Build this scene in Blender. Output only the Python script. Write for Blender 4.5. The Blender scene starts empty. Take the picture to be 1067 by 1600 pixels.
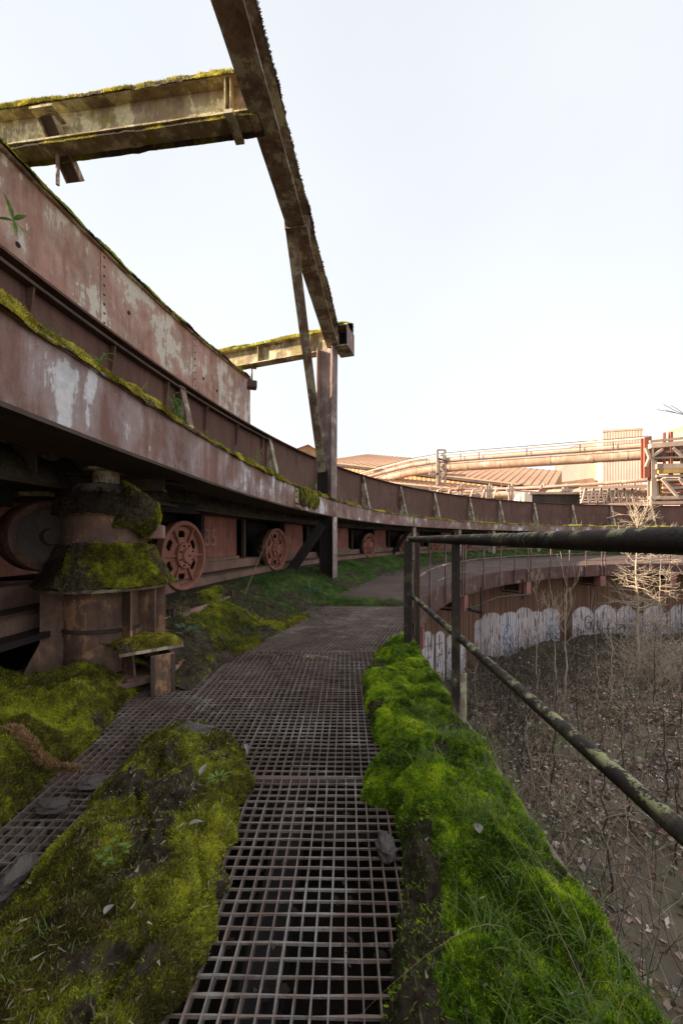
import bpy, math, random
import numpy as np
from mathutils import Vector
random.seed(7)
RNG = np.random.default_rng(11)
SC = bpy.context.scene
COL = SC.collection
PI = math.pi

# ------------------------------------------------------------------ camera, sky, sun
cam_data = bpy.data.cameras.new('camera')
cam = bpy.data.objects.new('camera', cam_data); COL.objects.link(cam)
cam.location = (0, 0, 1.1); cam.rotation_euler = (PI/2, 0, 0)
cam_data.lens = 14.0; cam_data.sensor_width = 36.0; cam_data.sensor_fit = 'AUTO'
cam_data.shift_y = 0.0269
cam_data.clip_start = 0.02; cam_data.clip_end = 3000
SC.camera = cam

SUN_DIR = Vector((-0.925, -0.07, 0.375)).normalized()        # towards the sun
sun_elev = math.asin(SUN_DIR.z)
world = bpy.data.worlds.new('World'); SC.world = world; world.use_nodes = True
wn = world.node_tree; wn.nodes.clear()
wo = wn.nodes.new('ShaderNodeOutputWorld'); bg = wn.nodes.new('ShaderNodeBackground')
sky = wn.nodes.new('ShaderNodeTexSky'); sky.sky_type = 'NISHITA'; sky.sun_disc = False
sky.sun_elevation = sun_elev; sky.sun_rotation = math.atan2(SUN_DIR.x, SUN_DIR.y)
sky.air_density = 1.0; sky.dust_density = 2.0; sky.ozone_density = 1.0
hs = wn.nodes.new('ShaderNodeHueSaturation'); hs.inputs['Saturation'].default_value = 0.22
mx = wn.nodes.new('ShaderNodeMix'); mx.data_type = 'RGBA'; mx.inputs[0].default_value = 0.74
tc = wn.nodes.new('ShaderNodeTexCoord'); cn = wn.nodes.new('ShaderNodeTexNoise'); cn.inputs['Scale'].default_value = 1.1; cn.inputs['Detail'].default_value = 4.0
wn.links.new(tc.outputs['Generated'], cn.inputs['Vector'])
cr = wn.nodes.new('ShaderNodeValToRGB'); cr.color_ramp.elements[0].position = 0.3; cr.color_ramp.elements[1].position = 0.7
cr.color_ramp.elements[0].color = (0.74, 0.795, 0.86, 1); cr.color_ramp.elements[1].color = (0.90, 0.935, 0.97, 1)
wn.links.new(cn.outputs['Fac'], cr.inputs[0])
vm = wn.nodes.new('ShaderNodeVectorMath'); vm.operation = 'SCALE'; vm.inputs['Scale'].default_value = 4.2
wn.links.new(cr.outputs[0], vm.inputs[0]); wn.links.new(vm.outputs[0], mx.inputs[7])
#             # a thin even veil of high cloud
wn.links.new(sky.outputs[0], hs.inputs['Color']); wn.links.new(hs.outputs[0], mx.inputs[6])
wn.links.new(mx.outputs[2], bg.inputs['Color']); bg.inputs['Strength'].default_value = 0.10
wn.links.new(bg.outputs[0], wo.inputs['Surface'])
sd = bpy.data.lights.new('sun', 'SUN'); sd.energy = 5.0; sd.angle = math.radians(0.6); sd.color = (1.0, 0.83, 0.62)
sun = bpy.data.objects.new('sun', sd); COL.objects.link(sun)
sun.rotation_euler = (-SUN_DIR).to_track_quat('-Z', 'Y').to_euler()
SC.view_settings.view_transform = 'Standard'; SC.view_settings.look = 'None'
SC.view_settings.exposure = 1.52; SC.view_settings.gamma = 1.0
SC.view_settings.use_curve_mapping = False

# ------------------------------------------------------------------ helpers
FPX, HZ, CX = 622.0, 843.0, 533.5
def W(px, py, Z):                       # a point of the place: where a sight line meets the depth Z
    return Vector(((px-CX)/FPX*Z, Z, 1.1-(py-HZ)/FPX*Z))
RC = (27.6, 1.3)                        # centre of the cooler ring
PC, PR = (16.8, 1.7), 16.3              # centre and radius of the pit
def ring(th, R, z): return (RC[0]-R*math.cos(th), RC[1]+R*math.sin(th), z)
def pit(th, R, z): return (PC[0]-R*math.cos(th), PC[1]+R*math.sin(th), z)
def D(a): return math.radians(a)

def _h(ix, iy, iz):
    n = (ix*374761393 + iy*668265263 + iz*2147483647 + 1013904223) & 0xffffffff
    n = ((n ^ (n >> 13))*1274126177) & 0xffffffff
    n = n ^ (n >> 16)
    return (n & 0xffff)/65535.0
def vnoise(x, y, z=0.0):
    x = np.asarray(x, float); y = np.asarray(y, float); z = np.asarray(z, float)+np.zeros_like(x)
    x0 = np.floor(x).astype(np.int64); y0 = np.floor(y).astype(np.int64); z0 = np.floor(z).astype(np.int64)
    fx, fy, fz = x-x0, y-y0, z-z0
    fx, fy, fz = [t*t*(3-2*t) for t in (fx, fy, fz)]
    def g(a, b, c): return _h(x0+a, y0+b, z0+c)
    l = lambda a, b, t: a+(b-a)*t
    return l(l(l(g(0,0,0), g(1,0,0), fx), l(g(0,1,0), g(1,1,0), fx), fy),
             l(l(g(0,0,1), g(1,0,1), fx), l(g(0,1,1), g(1,1,1), fx), fy), fz)
def fbm(x, y, z=0.0, o=4):
    s = 0; a = 0.5; t = 0
    for i in range(o):
        s = s+a*vnoise(np.asarray(x)*2**i, np.asarray(y)*2**i, np.asarray(z)*2**i+i*7.3); t += a; a *= 0.5
    return s/t

def mesh_np(name, V, F, mat=None, smooth=False, attr=None):
    """V (n,3); F (m,k) array of equal-size faces"""
    V = np.asarray(V, np.float32); F = np.asarray(F, np.int32)
    me = bpy.data.meshes.new(name)
    me.vertices.add(len(V)); me.vertices.foreach_set('co', V.ravel())
    k = F.shape[1]
    me.loops.add(F.size); me.loops.foreach_set('vertex_index', F.ravel())
    me.polygons.add(len(F)); me.polygons.foreach_set('loop_start', np.arange(0, F.size, k, dtype=np.int32))
    me.polygons.foreach_set('use_smooth', np.full(len(F), smooth))
    me.update(calc_edges=True)
    if attr is not None:
        for an, vals in attr.items():
            vals = np.asarray(vals, np.float32)
            if vals.ndim == 1:
                a = me.attributes.new(an, 'FLOAT', 'POINT'); a.data.foreach_set('value', vals)
            else:
                a = me.attributes.new(an, 'FLOAT_COLOR', 'POINT')
                a.data.foreach_set('color', np.concatenate([vals, np.ones((len(vals), 1), np.float32)], 1).ravel())
    if mat: me.materials.append(mat)
    return me

def tag(o, label=None, cat=None, group=None, kind=None):
    if label: o['label'] = label
    if cat: o['category'] = cat
    if group: o['group'] = group
    if kind: o['kind'] = kind
    return o
def link(name, me, parent=None, loc=(0, 0, 0)):
    o = bpy.data.objects.new(name, me); COL.objects.link(o)
    o.parent = parent; o.location = loc
    return o
def thing(name, label, cat, loc=(0, 0, 0), group=None):
    o = bpy.data.objects.new(name, None); COL.objects.link(o); o.location = loc; o.empty_display_size = 0.1
    return tag(o, label, cat, group)
def wloc(o):
    v = Vector((0, 0, 0))
    while o is not None: v += o.location; o = o.parent
    return v

class MB:
    """collects shapes in world coordinates; build() makes ONE mesh object"""
    def __init__(s): s.V = []; s.F = []
    def add(s, vs, fs):
        b = len(s.V); s.V += [tuple(v) for v in vs]; s.F += [tuple(b+i for i in f) for f in fs]; return s
    def box(s, c, h, ax=None, az=0.0):
        if ax is None:
            ca, sa = math.cos(az), math.sin(az); ax = (Vector((ca, sa, 0)), Vector((-sa, ca, 0)), Vector((0, 0, 1)))
        c = Vector(c); vs = []
        for k in (-1, 1):
            for j in (-1, 1):
                for i in (-1, 1): vs.append(c+ax[0]*(i*h[0])+ax[1]*(j*h[1])+ax[2]*(k*h[2]))
        return s.add(vs, [(0,2,3,1),(4,5,7,6),(0,1,5,4),(2,6,7,3),(0,4,6,2),(1,3,7,5)])
    def extr(s, p0, p1, prof, up=(0, 0, 1), n=1, jit=0.0):
        p0, p1 = Vector(p0), Vector(p1); d = (p1-p0).normalized(); up = Vector(up)
        a = d.cross(up).normalized(); b = a.cross(d).normalized()
        vs = []; m = len(prof)
        for i in range(n+1):
            q = p0.lerp(p1, i/n)
            for (u, v) in prof:
                w = q+a*u+b*v
                if jit: w = w+a*random.uniform(-jit, jit)+b*random.uniform(-jit, jit)
                vs.append(w)
        fs = []
        for i in range(n):
            for k in range(m):
                k2 = (k+1) % m; fs.append((i*m+k, i*m+k2, (i+1)*m+k2, (i+1)*m+k))
        fs.append(tuple(range(m))[::-1]); fs.append(tuple(n*m+k for k in range(m)))
        return s.add(vs, fs)
    def bar(s, p0, p1, w, h, up=(0, 0, 1), n=1):
        return s.extr(p0, p1, [(-w/2,-h/2),(w/2,-h/2),(w/2,h/2),(-w/2,h/2)], up, n)
    def ibeam(s, p0, p1, w, h, t=0.018, tw=0.012, up=(0, 0, 1), n=1, jit=0.0):
        P = [(-w/2,-h/2),(w/2,-h/2),(w/2,-h/2+t),(tw/2,-h/2+t),(tw/2,h/2-t),(w/2,h/2-t),(w/2,h/2),(-w/2,h/2),(-w/2,h/2-t),(-tw/2,h/2-t),(-tw/2,-h/2+t),(-w/2,-h/2+t)]
        return s.extr(p0, p1, P, up, n, jit)
    def tube(s, pts, rad, n=8, cap=True):
        pts = [Vector(p) for p in pts]; m = len(pts)
        if not hasattr(rad, '__len__'): rad = [rad]*m
        vs = []; fs = []
        d = (pts[1]-pts[0]).normalized(); ref = Vector((0, 0, 1)) if abs(d.z) < 0.9 else Vector((1, 0, 0))
        a = d.cross(ref).normalized()
        for i, p in enumerate(pts):
            if i == 0: d = pts[1]-pts[0]
            elif i == m-1: d = pts[-1]-pts[-2]
            else: d = pts[i+1]-pts[i-1]
            d.normalize(); a = (a-d*a.dot(d)).normalized(); b = d.cross(a)
            for k in range(n):
                t = 2*PI*k/n; vs.append(p+(a*math.cos(t)+b*math.sin(t))*rad[i])
        for i in range(m-1):
            for k in range(n):
                k2 = (k+1) % n; fs.append((i*n+k, i*n+k2, (i+1)*n+k2, (i+1)*n+k))
        if cap: fs.append(tuple(range(n))[::-1]); fs.append(tuple((m-1)*n+k for k in range(n)))
        return s.add(vs, fs)
    def lathe(s, prof, c, n=32, axis=(0, 0, 1), close=False, a0=0, a1=2*PI):
        c = Vector(c); ax = Vector(axis).normalized()
        ref = Vector((1, 0, 0)) if abs(ax.x) < 0.9 else Vector((0, 1, 0))
        e1 = (ref-ax*ref.dot(ax)).normalized(); e2 = ax.cross(e1)
        vs = []; fs = []; m = len(prof); full = abs(a1-a0-2*PI) < 1e-6; nn = n if full else n+1
        for i in range(nn):
            t = a0+(a1-a0)*i/n
            for (r, z) in prof: vs.append(c+ax*z+(e1*math.cos(t)+e2*math.sin(t))*r)
        for i in range(n):
            i2 = (i+1) % nn
            for k in range(m if close else m-1):
                k2 = (k+1) % m; fs.append((i*m+k, i2*m+k, i2*m+k2, i*m+k2))
        return s.add(vs, fs)
    def sweep(s, prof, t0, t1, step=0.6, fn=ring, closed=True, wob=0.0):
        """prof [(R,z)] swept round the ring between angles in degrees"""
        n = max(1, int(abs(t1-t0)/step)); m = len(prof); vs = []; fs = []
        for i in range(n+1):
            th = D(t0+(t1-t0)*i/n)
            for (R, z) in prof:
                w = (random.uniform(-wob, wob) if wob else 0)
                vs.append(fn(th, R+w, z+w))
        for i in range(n):
            for k in range(m if closed else m-1):
                k2 = (k+1) % m; fs.append((i*m+k, i*m+k2, (i+1)*m+k2, (i+1)*m+k))
        if closed: fs.append(tuple(range(m))[::-1]); fs.append(tuple(n*m+k for k in range(m)))
        return s.add(vs, fs)
    def build(s, name, mat, parent=None, smooth=False, sharp=35, loc=None, bevel=0):
        off = wloc(parent) if parent is not None else Vector(loc or (0, 0, 0))
        me = bpy.data.meshes.new(name)
        me.from_pydata([(v[0]-off.x, v[1]-off.y, v[2]-off.z) for v in s.V], [], s.F)
        import bmesh
        bm = bmesh.new(); bm.from_mesh(me); bmesh.ops.recalc_face_normals(bm, faces=bm.faces); bm.to_mesh(me); bm.free()
        if smooth:
            me.polygons.foreach_set('use_smooth', [True]*len(me.polygons)); me.set_sharp_from_angle(angle=D(sharp))
        if mat: me.materials.append(mat)
        o = link(name, me, parent, (0, 0, 0) if parent is not None else off)
        if bevel:
            b = o.modifiers.new('bevel', 'BEVEL'); b.width = bevel; b.segments = 1; b.limit_method = 'ANGLE'
        return o

# ------------------------------------------------------------------ materials
class NT:
    def __init__(s, name):
        s.m = bpy.data.materials.new(name); s.m.use_nodes = True; s.t = s.m.node_tree
        s.b = s.t.nodes['Principled BSDF']; s.b.inputs['Specular IOR Level'].default_value = 0.3
        g = s.t.nodes.new('ShaderNodeNewGeometry'); s.pos = g.outputs['Position']
    def n(s, typ, **kw):
        x = s.t.nodes.new(typ)
        for k, v in kw.items(): setattr(x, k, v)
        return x
    def l(s, a, b): s.t.links.new(a, b)
    def noise(s, scale, detail=5, stretch=(1, 1, 1), rough=0.6, off=(0, 0, 0), dist=0.0):
        mp = s.n('ShaderNodeMapping'); mp.inputs['Scale'].default_value = stretch; mp.inputs['Location'].default_value = off
        s.l(s.pos, mp.inputs['Vector'])
        x = s.n('ShaderNodeTexNoise'); x.inputs['Scale'].default_value = scale; x.inputs['Detail'].default_value = detail
        x.inputs['Roughness'].default_value = rough; x.inputs['Distortion'].default_value = dist
        s.l(mp.outputs[0], x.inputs['Vector']); return x.outputs['Fac']
    def ramp(s, fac, stops):
        r = s.n('ShaderNodeValToRGB'); e = r.color_ramp.elements
        while len(e) < len(stops): e.new(0.5)
        for i, (p, c) in enumerate(stops):
            e[i].position = p; e[i].color = (c, c, c, 1) if not hasattr(c, '__len__') else (*c, 1)
        s.l(fac, r.inputs[0]); return r.outputs[0]
    def mix(s, fac, a, b, mode='MIX'):
        x = s.n('ShaderNodeMix', data_type='RGBA', blend_type=mode)
        for sock, v in ((x.inputs[0], fac), (x.inputs[6], a), (x.inputs[7], b)):
            if isinstance(v, (int, float)): sock.default_value = v
            elif isinstance(v, tuple): sock.default_value = (*v, 1)
            else: s.l(v, sock)
        return x.outputs[2]
    def math(s, op, a, b=0.5):
        x = s.n('ShaderNodeMath', operation=op)
        for sock, v in ((x.inputs[0], a), (x.inputs[1], b)):
            if isinstance(v, (int, float)): sock.default_value = v
            else: s.l(v, sock)
        return x.outputs[0]
    def bump(s, h, strength=0.4, dist=0.01, prev=None):
        x = s.n('ShaderNodeBump'); x.inputs['Strength'].default_value = strength; x.inputs['Distance'].default_value = dist
        s.l(h, x.inputs['Height'])
        if prev is not None: s.l(prev, x.inputs['Normal'])
        return x.outputs[0]
    def out(s, col, rough=0.8, nrm=None, metal=0.0):
        if isinstance(col, tuple): s.b.inputs['Base Color'].default_value = (*col, 1)
        else: s.l(col, s.b.inputs['Base Color'])
        if isinstance(rough, (int, float)): s.b.inputs['Roughness'].default_value = rough
        else: s.l(rough, s.b.inputs['Roughness'])
        s.b.inputs['Metallic'].default_value = metal
        if nrm is not None: s.l(nrm, s.b.inputs['Normal'])
        return s.m

def rust(name, base, dark, light=None, light_at=0.62, streak=0.5, sc=1.0, orange=0.35, lich=None, rough=0.8, bump=0.5, light_scale=1.6, grime=0.45, gain=2.35, top=None, top_at=0.5):
    g = gain if sc >= 0.7 else 1.0
    base = tuple(min(0.75, x*g) for x in base); dark = tuple(x*g for x in dark)
    if light: light = tuple(min(0.72, x*(1.0+(g-1)*0.35)) for x in light)
    t = NT(name)
    big = t.noise(1.3*sc, 6, off=(3, 1, 2))
    c = t.mix(t.ramp(big, [(0.35, 0.0), (0.65, 1.0)]), base, dark)
    st = t.noise(9*sc, 5, (1, 1, 0.12), off=(5, 5, 5))
    c = t.mix(t.math('MULTIPLY', t.ramp(st, [(0.45, 0.0), (0.75, 1.0)]), streak), c, tuple(x*0.42 for x in dark))
    fine = t.noise(55*sc, 6, rough=0.75)
    c = t.mix(t.math('MULTIPLY', t.ramp(t.noise(6*sc, 8, (1, 1, 0.5), rough=0.75, off=(9, 0, 4)), [(0.56, 0.0), (0.66, 1.0)]), orange), c, (0.26, 0.105, 0.045))
    c = t.mix(t.ramp(fine, [(0.3, 0.55), (0.7, 0.0)]), c, tuple(x*0.5 for x in base))
    peel = None
    if light:
        p1 = t.noise(light_scale, 9, (1, 1, 1), rough=0.62, off=(2, 7, 1), dist=0.3)
        p2 = t.noise(light_scale*5, 8, (1, 1, 0.22), rough=0.7, off=(1, 2, 3))
        pp = t.math('ADD', t.math('MULTIPLY', p1, 0.65), t.math('MULTIPLY', p2, 0.35))
        peel = t.ramp(pp, [(light_at, 0.0), (light_at+0.018, 1.0)])
        ch = t.ramp(t.noise(9*sc, 7, (1, 1, 0.55), rough=0.72, off=(7, 7, 2)), [(0.645, 0.0), (0.665, 1.0)]); ch = t.math('MULTIPLY', ch, t.ramp(t.noise(0.9, 3, off=(1, 5, 2)), [(0.42, 0.0), (0.55, 1.0)])); peel0 = ch
        soft = t.ramp(pp, [(light_at-0.10, 0.0), (light_at+0.02, 0.35)])
        c = t.mix(soft, c, light)
        lc = t.mix(t.ramp(t.noise(30, 5), [(0.35, 0.0), (0.7, 0.5)]), light, tuple(x*0.55 for x in light))
        c = t.mix(t.math('MAXIMUM', peel, peel0), c, lc)
    if lich:
        lp = t.ramp(t.noise(5, 9, rough=0.72, off=(4, 4, 1)), [(0.5, 0.0), (0.62, 0.85)])
        c = t.mix(lp, c, lich)
    gr = t.noise(2.6*sc, 7, rough=0.7, off=(8, 3, 6))
    c = t.mix(t.math('MULTIPLY', t.ramp(gr, [(0.5, 0.0), (0.72, 1.0)]), grime), c, (0.022, 0.017, 0.014))
    # speckle of chipped spots and dark stains
    sp = t.ramp(t.noise(22*sc, 6, rough=0.8, off=(2, 9, 9)), [(0.60, 0.0), (0.66, 1.0)])
    c = t.mix(t.math('MULTIPLY', sp, 0.55), c, (0.030, 0.020, 0.016))
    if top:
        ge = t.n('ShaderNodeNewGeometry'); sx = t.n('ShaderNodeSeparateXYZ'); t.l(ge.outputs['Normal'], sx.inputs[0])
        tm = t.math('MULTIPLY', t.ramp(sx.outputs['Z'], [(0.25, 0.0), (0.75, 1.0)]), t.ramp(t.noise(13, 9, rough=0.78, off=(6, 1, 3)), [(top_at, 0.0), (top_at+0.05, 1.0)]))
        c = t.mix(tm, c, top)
    h = fine if peel is None else t.math('ADD', t.math('MULTIPLY', fine, 0.6), peel)
    nr = t.bump(h, bump, 0.004)
    nr = t.bump(t.noise(14*sc, 6, rough=0.7), bump*0.7, 0.012, nr)
    return t.out(c, rough, nr)

M = {}
M['girder'] = rust('oxide_red_paint_peeling', (0.125, 0.064, 0.052), (0.084, 0.040, 0.031), (0.50, 0.45, 0.46), 0.572, 0.55, light_scale=1.5, orange=0.12, rough=0.62, grime=0.3, gain=2.5)
M['hopper'] = rust('pink_washed_paint', (0.235, 0.140, 0.120), (0.150, 0.075, 0.060), (0.56, 0.46, 0.42), 0.525, 0.6, light_scale=1.3, orange=0.15, grime=0.2)
M['parapet'] = rust('dull_maroon_plate', (0.105, 0.056, 0.045), (0.072, 0.036, 0.029), None, 0.6, 0.7, orange=0.15, grime=0.2, gain=1.9)
M['soffit'] = rust('shade_dark_rust', (0.085, 0.058, 0.044), (0.040, 0.027, 0.021), None, 0.6, 0.4, orange=0.35, gain=1.5)  # dark rust, with the shade under the girder put into the colour
M['black'] = rust('near_black_steel', (0.030, 0.024, 0.022), (0.017, 0.014, 0.013), None, 0.6, 0.3, orange=0.15, gain=1.15)  # near-black steel colour
M['frame'] = rust('mixed_rust_steel', (0.125, 0.075, 0.055), (0.066, 0.042, 0.033), (0.38, 0.34, 0.25), 0.505, 0.6, lich=None, orange=0.3, light_scale=3.0, gain=2.5)
M['frame_lichen'] = rust('lichened_steel', (0.15, 0.11, 0.065), (0.070, 0.045, 0.034), (0.46, 0.40, 0.25), 0.50, 0.4, lich=(0.25, 0.21, 0.045), orange=0.3, light_scale=2.4, grime=0.55, gain=2.5)
M['column'] = rust('grey_mauve_steel', (0.150, 0.108, 0.096), (0.088, 0.061, 0.054), (0.48, 0.42, 0.39), 0.565, 0.8, orange=0.25, light_scale=2.6, gain=2.4)
M['wheel'] = rust('wheel_red_lead', (0.205, 0.088, 0.063), (0.135, 0.056, 0.040), None, 0.6, 0.25, sc=1.8, orange=0.25, grime=0.25, gain=2.2)
M['wheel_dark'] = rust('greasy_tread', (0.045, 0.032, 0.028), (0.02, 0.016, 0.015), None, 0.6, 0.2, orange=0.15, rough=0.55, gain=1.0)
M['bogie'] = rust('bogie_red_brown', (0.150, 0.058, 0.042), (0.085, 0.035, 0.026), None, 0.6, 0.6, sc=1.4, orange=0.25, gain=2.9)
M['pedestal'] = rust('cast_iron_rust', (0.095, 0.056, 0.044), (0.046, 0.030, 0.025), (0.34, 0.19, 0.11), 0.545, 0.5, sc=1.2, orange=0.5, light_scale=3.5, gain=2.3)
M['mud'] = rust('crusted_dust', (0.090, 0.078, 0.070), (0.045, 0.037, 0.033), None, 0.6, 0.2, sc=2.0, orange=0.05, bump=1.0, rough=0.95, gain=2.6)
M['soil'] = rust('dark_soil', (0.045, 0.034, 0.028), (0.022, 0.017, 0.014), None, 0.6, 0.1, sc=2.0, orange=0.1, bump=1.0, rough=1.0, gain=1.0)
M['deck'] = rust('rusty_dirt_deck', (0.110, 0.068, 0.054), (0.062, 0.042, 0.035), (0.17, 0.14, 0.12), 0.62, 0.1, sc=0.7, orange=0.15, rough=0.9, light_scale=1.0, gain=1.25)
M['fascia'] = rust('edge_channel', (0.120, 0.060, 0.050), (0.075, 0.036, 0.030), (0.50, 0.47, 0.45), 0.63, 0.6, orange=0.2, light_scale=2.0, gain=1.45)
M['pink_end'] = rust('pink_beam_end', (0.28, 0.115, 0.10), (0.18, 0.08, 0.07), None, 0.6, 0.5, orange=0.1, gain=1.5)
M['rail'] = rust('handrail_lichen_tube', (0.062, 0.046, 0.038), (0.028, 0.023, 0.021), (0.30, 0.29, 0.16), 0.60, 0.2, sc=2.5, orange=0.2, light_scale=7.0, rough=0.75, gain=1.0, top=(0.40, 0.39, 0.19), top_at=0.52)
M['far_rail'] = rust('far_rail_steel', (0.14, 0.085, 0.07), (0.08, 0.05, 0.04), (0.5, 0.45, 0.4), 0.6, 0.4, orange=0.2, gain=1.6)
M['grate'] = rust('grating_steel', (0.150, 0.108, 0.088), (0.090, 0.062, 0.050), (0.26, 0.225, 0.20), 0.56, 0.0, sc=1.5, orange=0.5, light_scale=3.5, rough=0.6, bump=0.3, grime=0.3, gain=1.9)
M['kerb'] = rust('pinkish_plank', (0.30, 0.18, 0.15), (0.16, 0.09, 0.07), None, 0.6, 0.4, sc=1.6, orange=0.1, gain=1.7)
M['timber'] = rust('track_ledge', (0.135, 0.078, 0.058), (0.07, 0.044, 0.035), None, 0.6, 0.2, sc=1.6, orange=0.25, gain=2.7)
M['white_paint'] = rust('number_paint', (0.36, 0.20, 0.15), (0.27, 0.14, 0.11), None, 0.6, 0.3, orange=0, gain=1.5)
M['shed'] = rust('sheeting_orange', (0.62, 0.36, 0.17), (0.50, 0.27, 0.13), (0.66, 0.45, 0.28), 0.58, 0.5, sc=0.12, orange=0.2, light_scale=0.15, bump=0.05, grime=0.0)
M['shed_roof'] = rust('roof_sheet_red', (0.56, 0.34, 0.22), (0.46, 0.26, 0.17), None, 0.6, 0.5, sc=0.12, orange=0.1, bump=0.05, grime=0.1)
M['tower'] = rust('tower_shaded_cladding', (0.50, 0.36, 0.30), (0.40, 0.27, 0.22), None, 0.6, 0.5, sc=0.12, orange=0.1, bump=0.05, grime=0.0)  # duller copy of the cladding, colour of the less lit front
M['tower_lit_white'] = rust('pale_lit_cladding', (0.72, 0.62, 0.52), (0.62, 0.50, 0.40), None, 0.6, 0.3, sc=0.12, orange=0.1, bump=0.05, grime=0.0)  # pale cladding copy with sunlight put into its colour
M['pipe'] = rust('rusty_gas_main', (0.52, 0.35, 0.25), (0.42, 0.26, 0.18), (0.66, 0.54, 0.44), 0.58, 0.6, sc=0.25, orange=0.4, light_scale=0.4, bump=0.1, grime=0.1)
M['pipe_pale'] = rust('pale_pipe', (0.66, 0.50, 0.40), (0.50, 0.34, 0.25), None, 0.6, 0.3, sc=0.3, orange=0.3, bump=0.1, grime=0.0)
M['rack_red'] = rust('red_rack_steel', (0.46, 0.15, 0.09), (0.32, 0.11, 0.08), None, 0.6, 0.4, sc=0.4, orange=0.3, bump=0.1, grime=0.1)
M['rack_pale'] = rust('pale_rack_steel', (0.52, 0.40, 0.33), (0.36, 0.25, 0.2), None, 0.6, 0.4, sc=0.4, orange=0.3, bump=0.1, grime=0.0)
M['rack_dark'] = rust('dark_rack', (0.11, 0.085, 0.075), (0.06, 0.05, 0.045), None, 0.6, 0.4, sc=0.4, orange=0.1, bump=0.1)
M['yellow'] = rust('yellow_beam', (0.60, 0.38, 0.10), (0.45, 0.28, 0.1), None, 0.6, 0.4, sc=0.4, orange=0.2, bump=0.1)

def vcol_mat(name, rough=0.9, subs=0.0, bumpsc=None, noise_amt=0.25, trans=0.0):
    t = NT(name)
    a = t.n('ShaderNodeAttribute', attribute_name='tint')
    c = a.outputs['Color']
    if noise_amt: c = t.mix(t.ramp(t.noise(60, 4), [(0.3, noise_amt), (0.7, 0.0)]), c, (0.01, 0.008, 0.006))
    nr = t.bump(t.noise(bumpsc, 6, rough=0.75), 0.7, 0.01) if bumpsc else None
    m = t.out(c, rough, nr)
    t.b.inputs['Specular IOR Level'].default_value = 0.12
    if trans:
        tr = t.n('ShaderNodeBsdfTranslucent'); mixs = t.n('ShaderNodeMixShader'); mixs.inputs[0].default_value = trans
        t.l(c, tr.inputs['Color']); o = t.t.nodes['Material Output']
        t.l(t.b.outputs[0], mixs.inputs[1]); t.l(tr.outputs[0], mixs.inputs[2]); t.l(mixs.outputs[0], o.inputs['Surface'])
    return m
M['moss'] = vcol_mat('moss', 1.0, bumpsc=140, noise_amt=0.6, trans=0.0)
M['moss_blade'] = vcol_mat('moss_leaf', 0.9, noise_amt=0.0, trans=0.35)
M['leaf'] = vcol_mat('dry_leaf', 0.8, noise_amt=0.3, trans=0.15)
M['bark'] = rust('pale_bark', (0.30, 0.24, 0.18), (0.18, 0.14, 0.10), None, 0.6, 0.1, sc=3, orange=0.0, grime=0.15, gain=2.0)
M['bark_dark'] = rust('dark_bark', (0.070, 0.052, 0.040), (0.045, 0.034, 0.027), None, 0.6, 0.1, sc=3, orange=0.0, gain=1.3)
M['straw'] = vcol_mat('straw', 0.7, noise_amt=0.0, trans=0.3)

# palettes: colours that stay with the plant
def pal(kind, n, w, gain={'bright': (2.0, 1.95, 1.5), 'olive': (2.6, 2.45, 1.7), 'yellow': (1.9, 1.8, 1.4), 'grass': (1.5, 1.35, 1.3), 'brown': (1.0, 0.95, 0.9), 'straw': (1.3, 1.3, 1.3), 'dust': (1.1, 1.1, 1.1)}):
    """w 0..1 array picks between colours of the kind"""
    P = {'bright': [(0.018,0.036,0.005),(0.070,0.130,0.010),(0.190,0.270,0.018),(0.32,0.35,0.022)],
         'olive': [(0.026,0.022,0.010),(0.066,0.066,0.014),(0.145,0.160,0.020),(0.230,0.235,0.030)],
         'yellow': [(0.060,0.055,0.012),(0.150,0.140,0.025),(0.300,0.270,0.060),(0.42,0.37,0.11)],
         'grass': [(0.030,0.060,0.018),(0.060,0.115,0.030),(0.105,0.175,0.045),(0.20,0.25,0.10)],
         'brown': [(0.028,0.020,0.015),(0.050,0.037,0.027),(0.085,0.065,0.048),(0.12,0.10,0.08)],
         'dust': [(0.10,0.085,0.07),(0.17,0.15,0.13),(0.25,0.22,0.195),(0.33,0.30,0.27)],
         'straw': [(0.12,0.09,0.05),(0.22,0.17,0.10),(0.34,0.28,0.18),(0.46,0.40,0.29)]}[kind]
    P = np.minimum(np.array(P)*np.array(gain[kind]), 0.7); w = np.clip(w, 0, 0.999)*(len(P)-1); i = w.astype(int); t = (w-i)[:, None]
    return P[i]*(1-t)+P[i+1]*t

def sprigs(P, Nn, cols, size, width, lean=0.7, seg=1):
    """small pointed leaves standing on points P with normals Nn; returns V, F, colours"""
    n = len(P)
    d = Nn+RNG.normal(0, lean, (n, 3)); d /= np.linalg.norm(d, axis=1)[:, None]
    r = RNG.normal(0, 1, (n, 3)); s = np.cross(d, r); s /= np.linalg.norm(s, axis=1)[:, None]+1e-9
    L = (size*RNG.uniform(0.5, 1.4, n))[:, None]; w = (width*RNG.uniform(0.7, 1.3, n))[:, None]
    a = P-s*w*0.5; b = P+s*w*0.5; c = P+d*L
    V = np.stack([a, b, c], 1).reshape(-1, 3)
    F = np.arange(3*n).reshape(-1, 3)
    C = np.repeat(cols, 3, 0); C[2::3] *= 1.35
    return V, F, C

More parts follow.
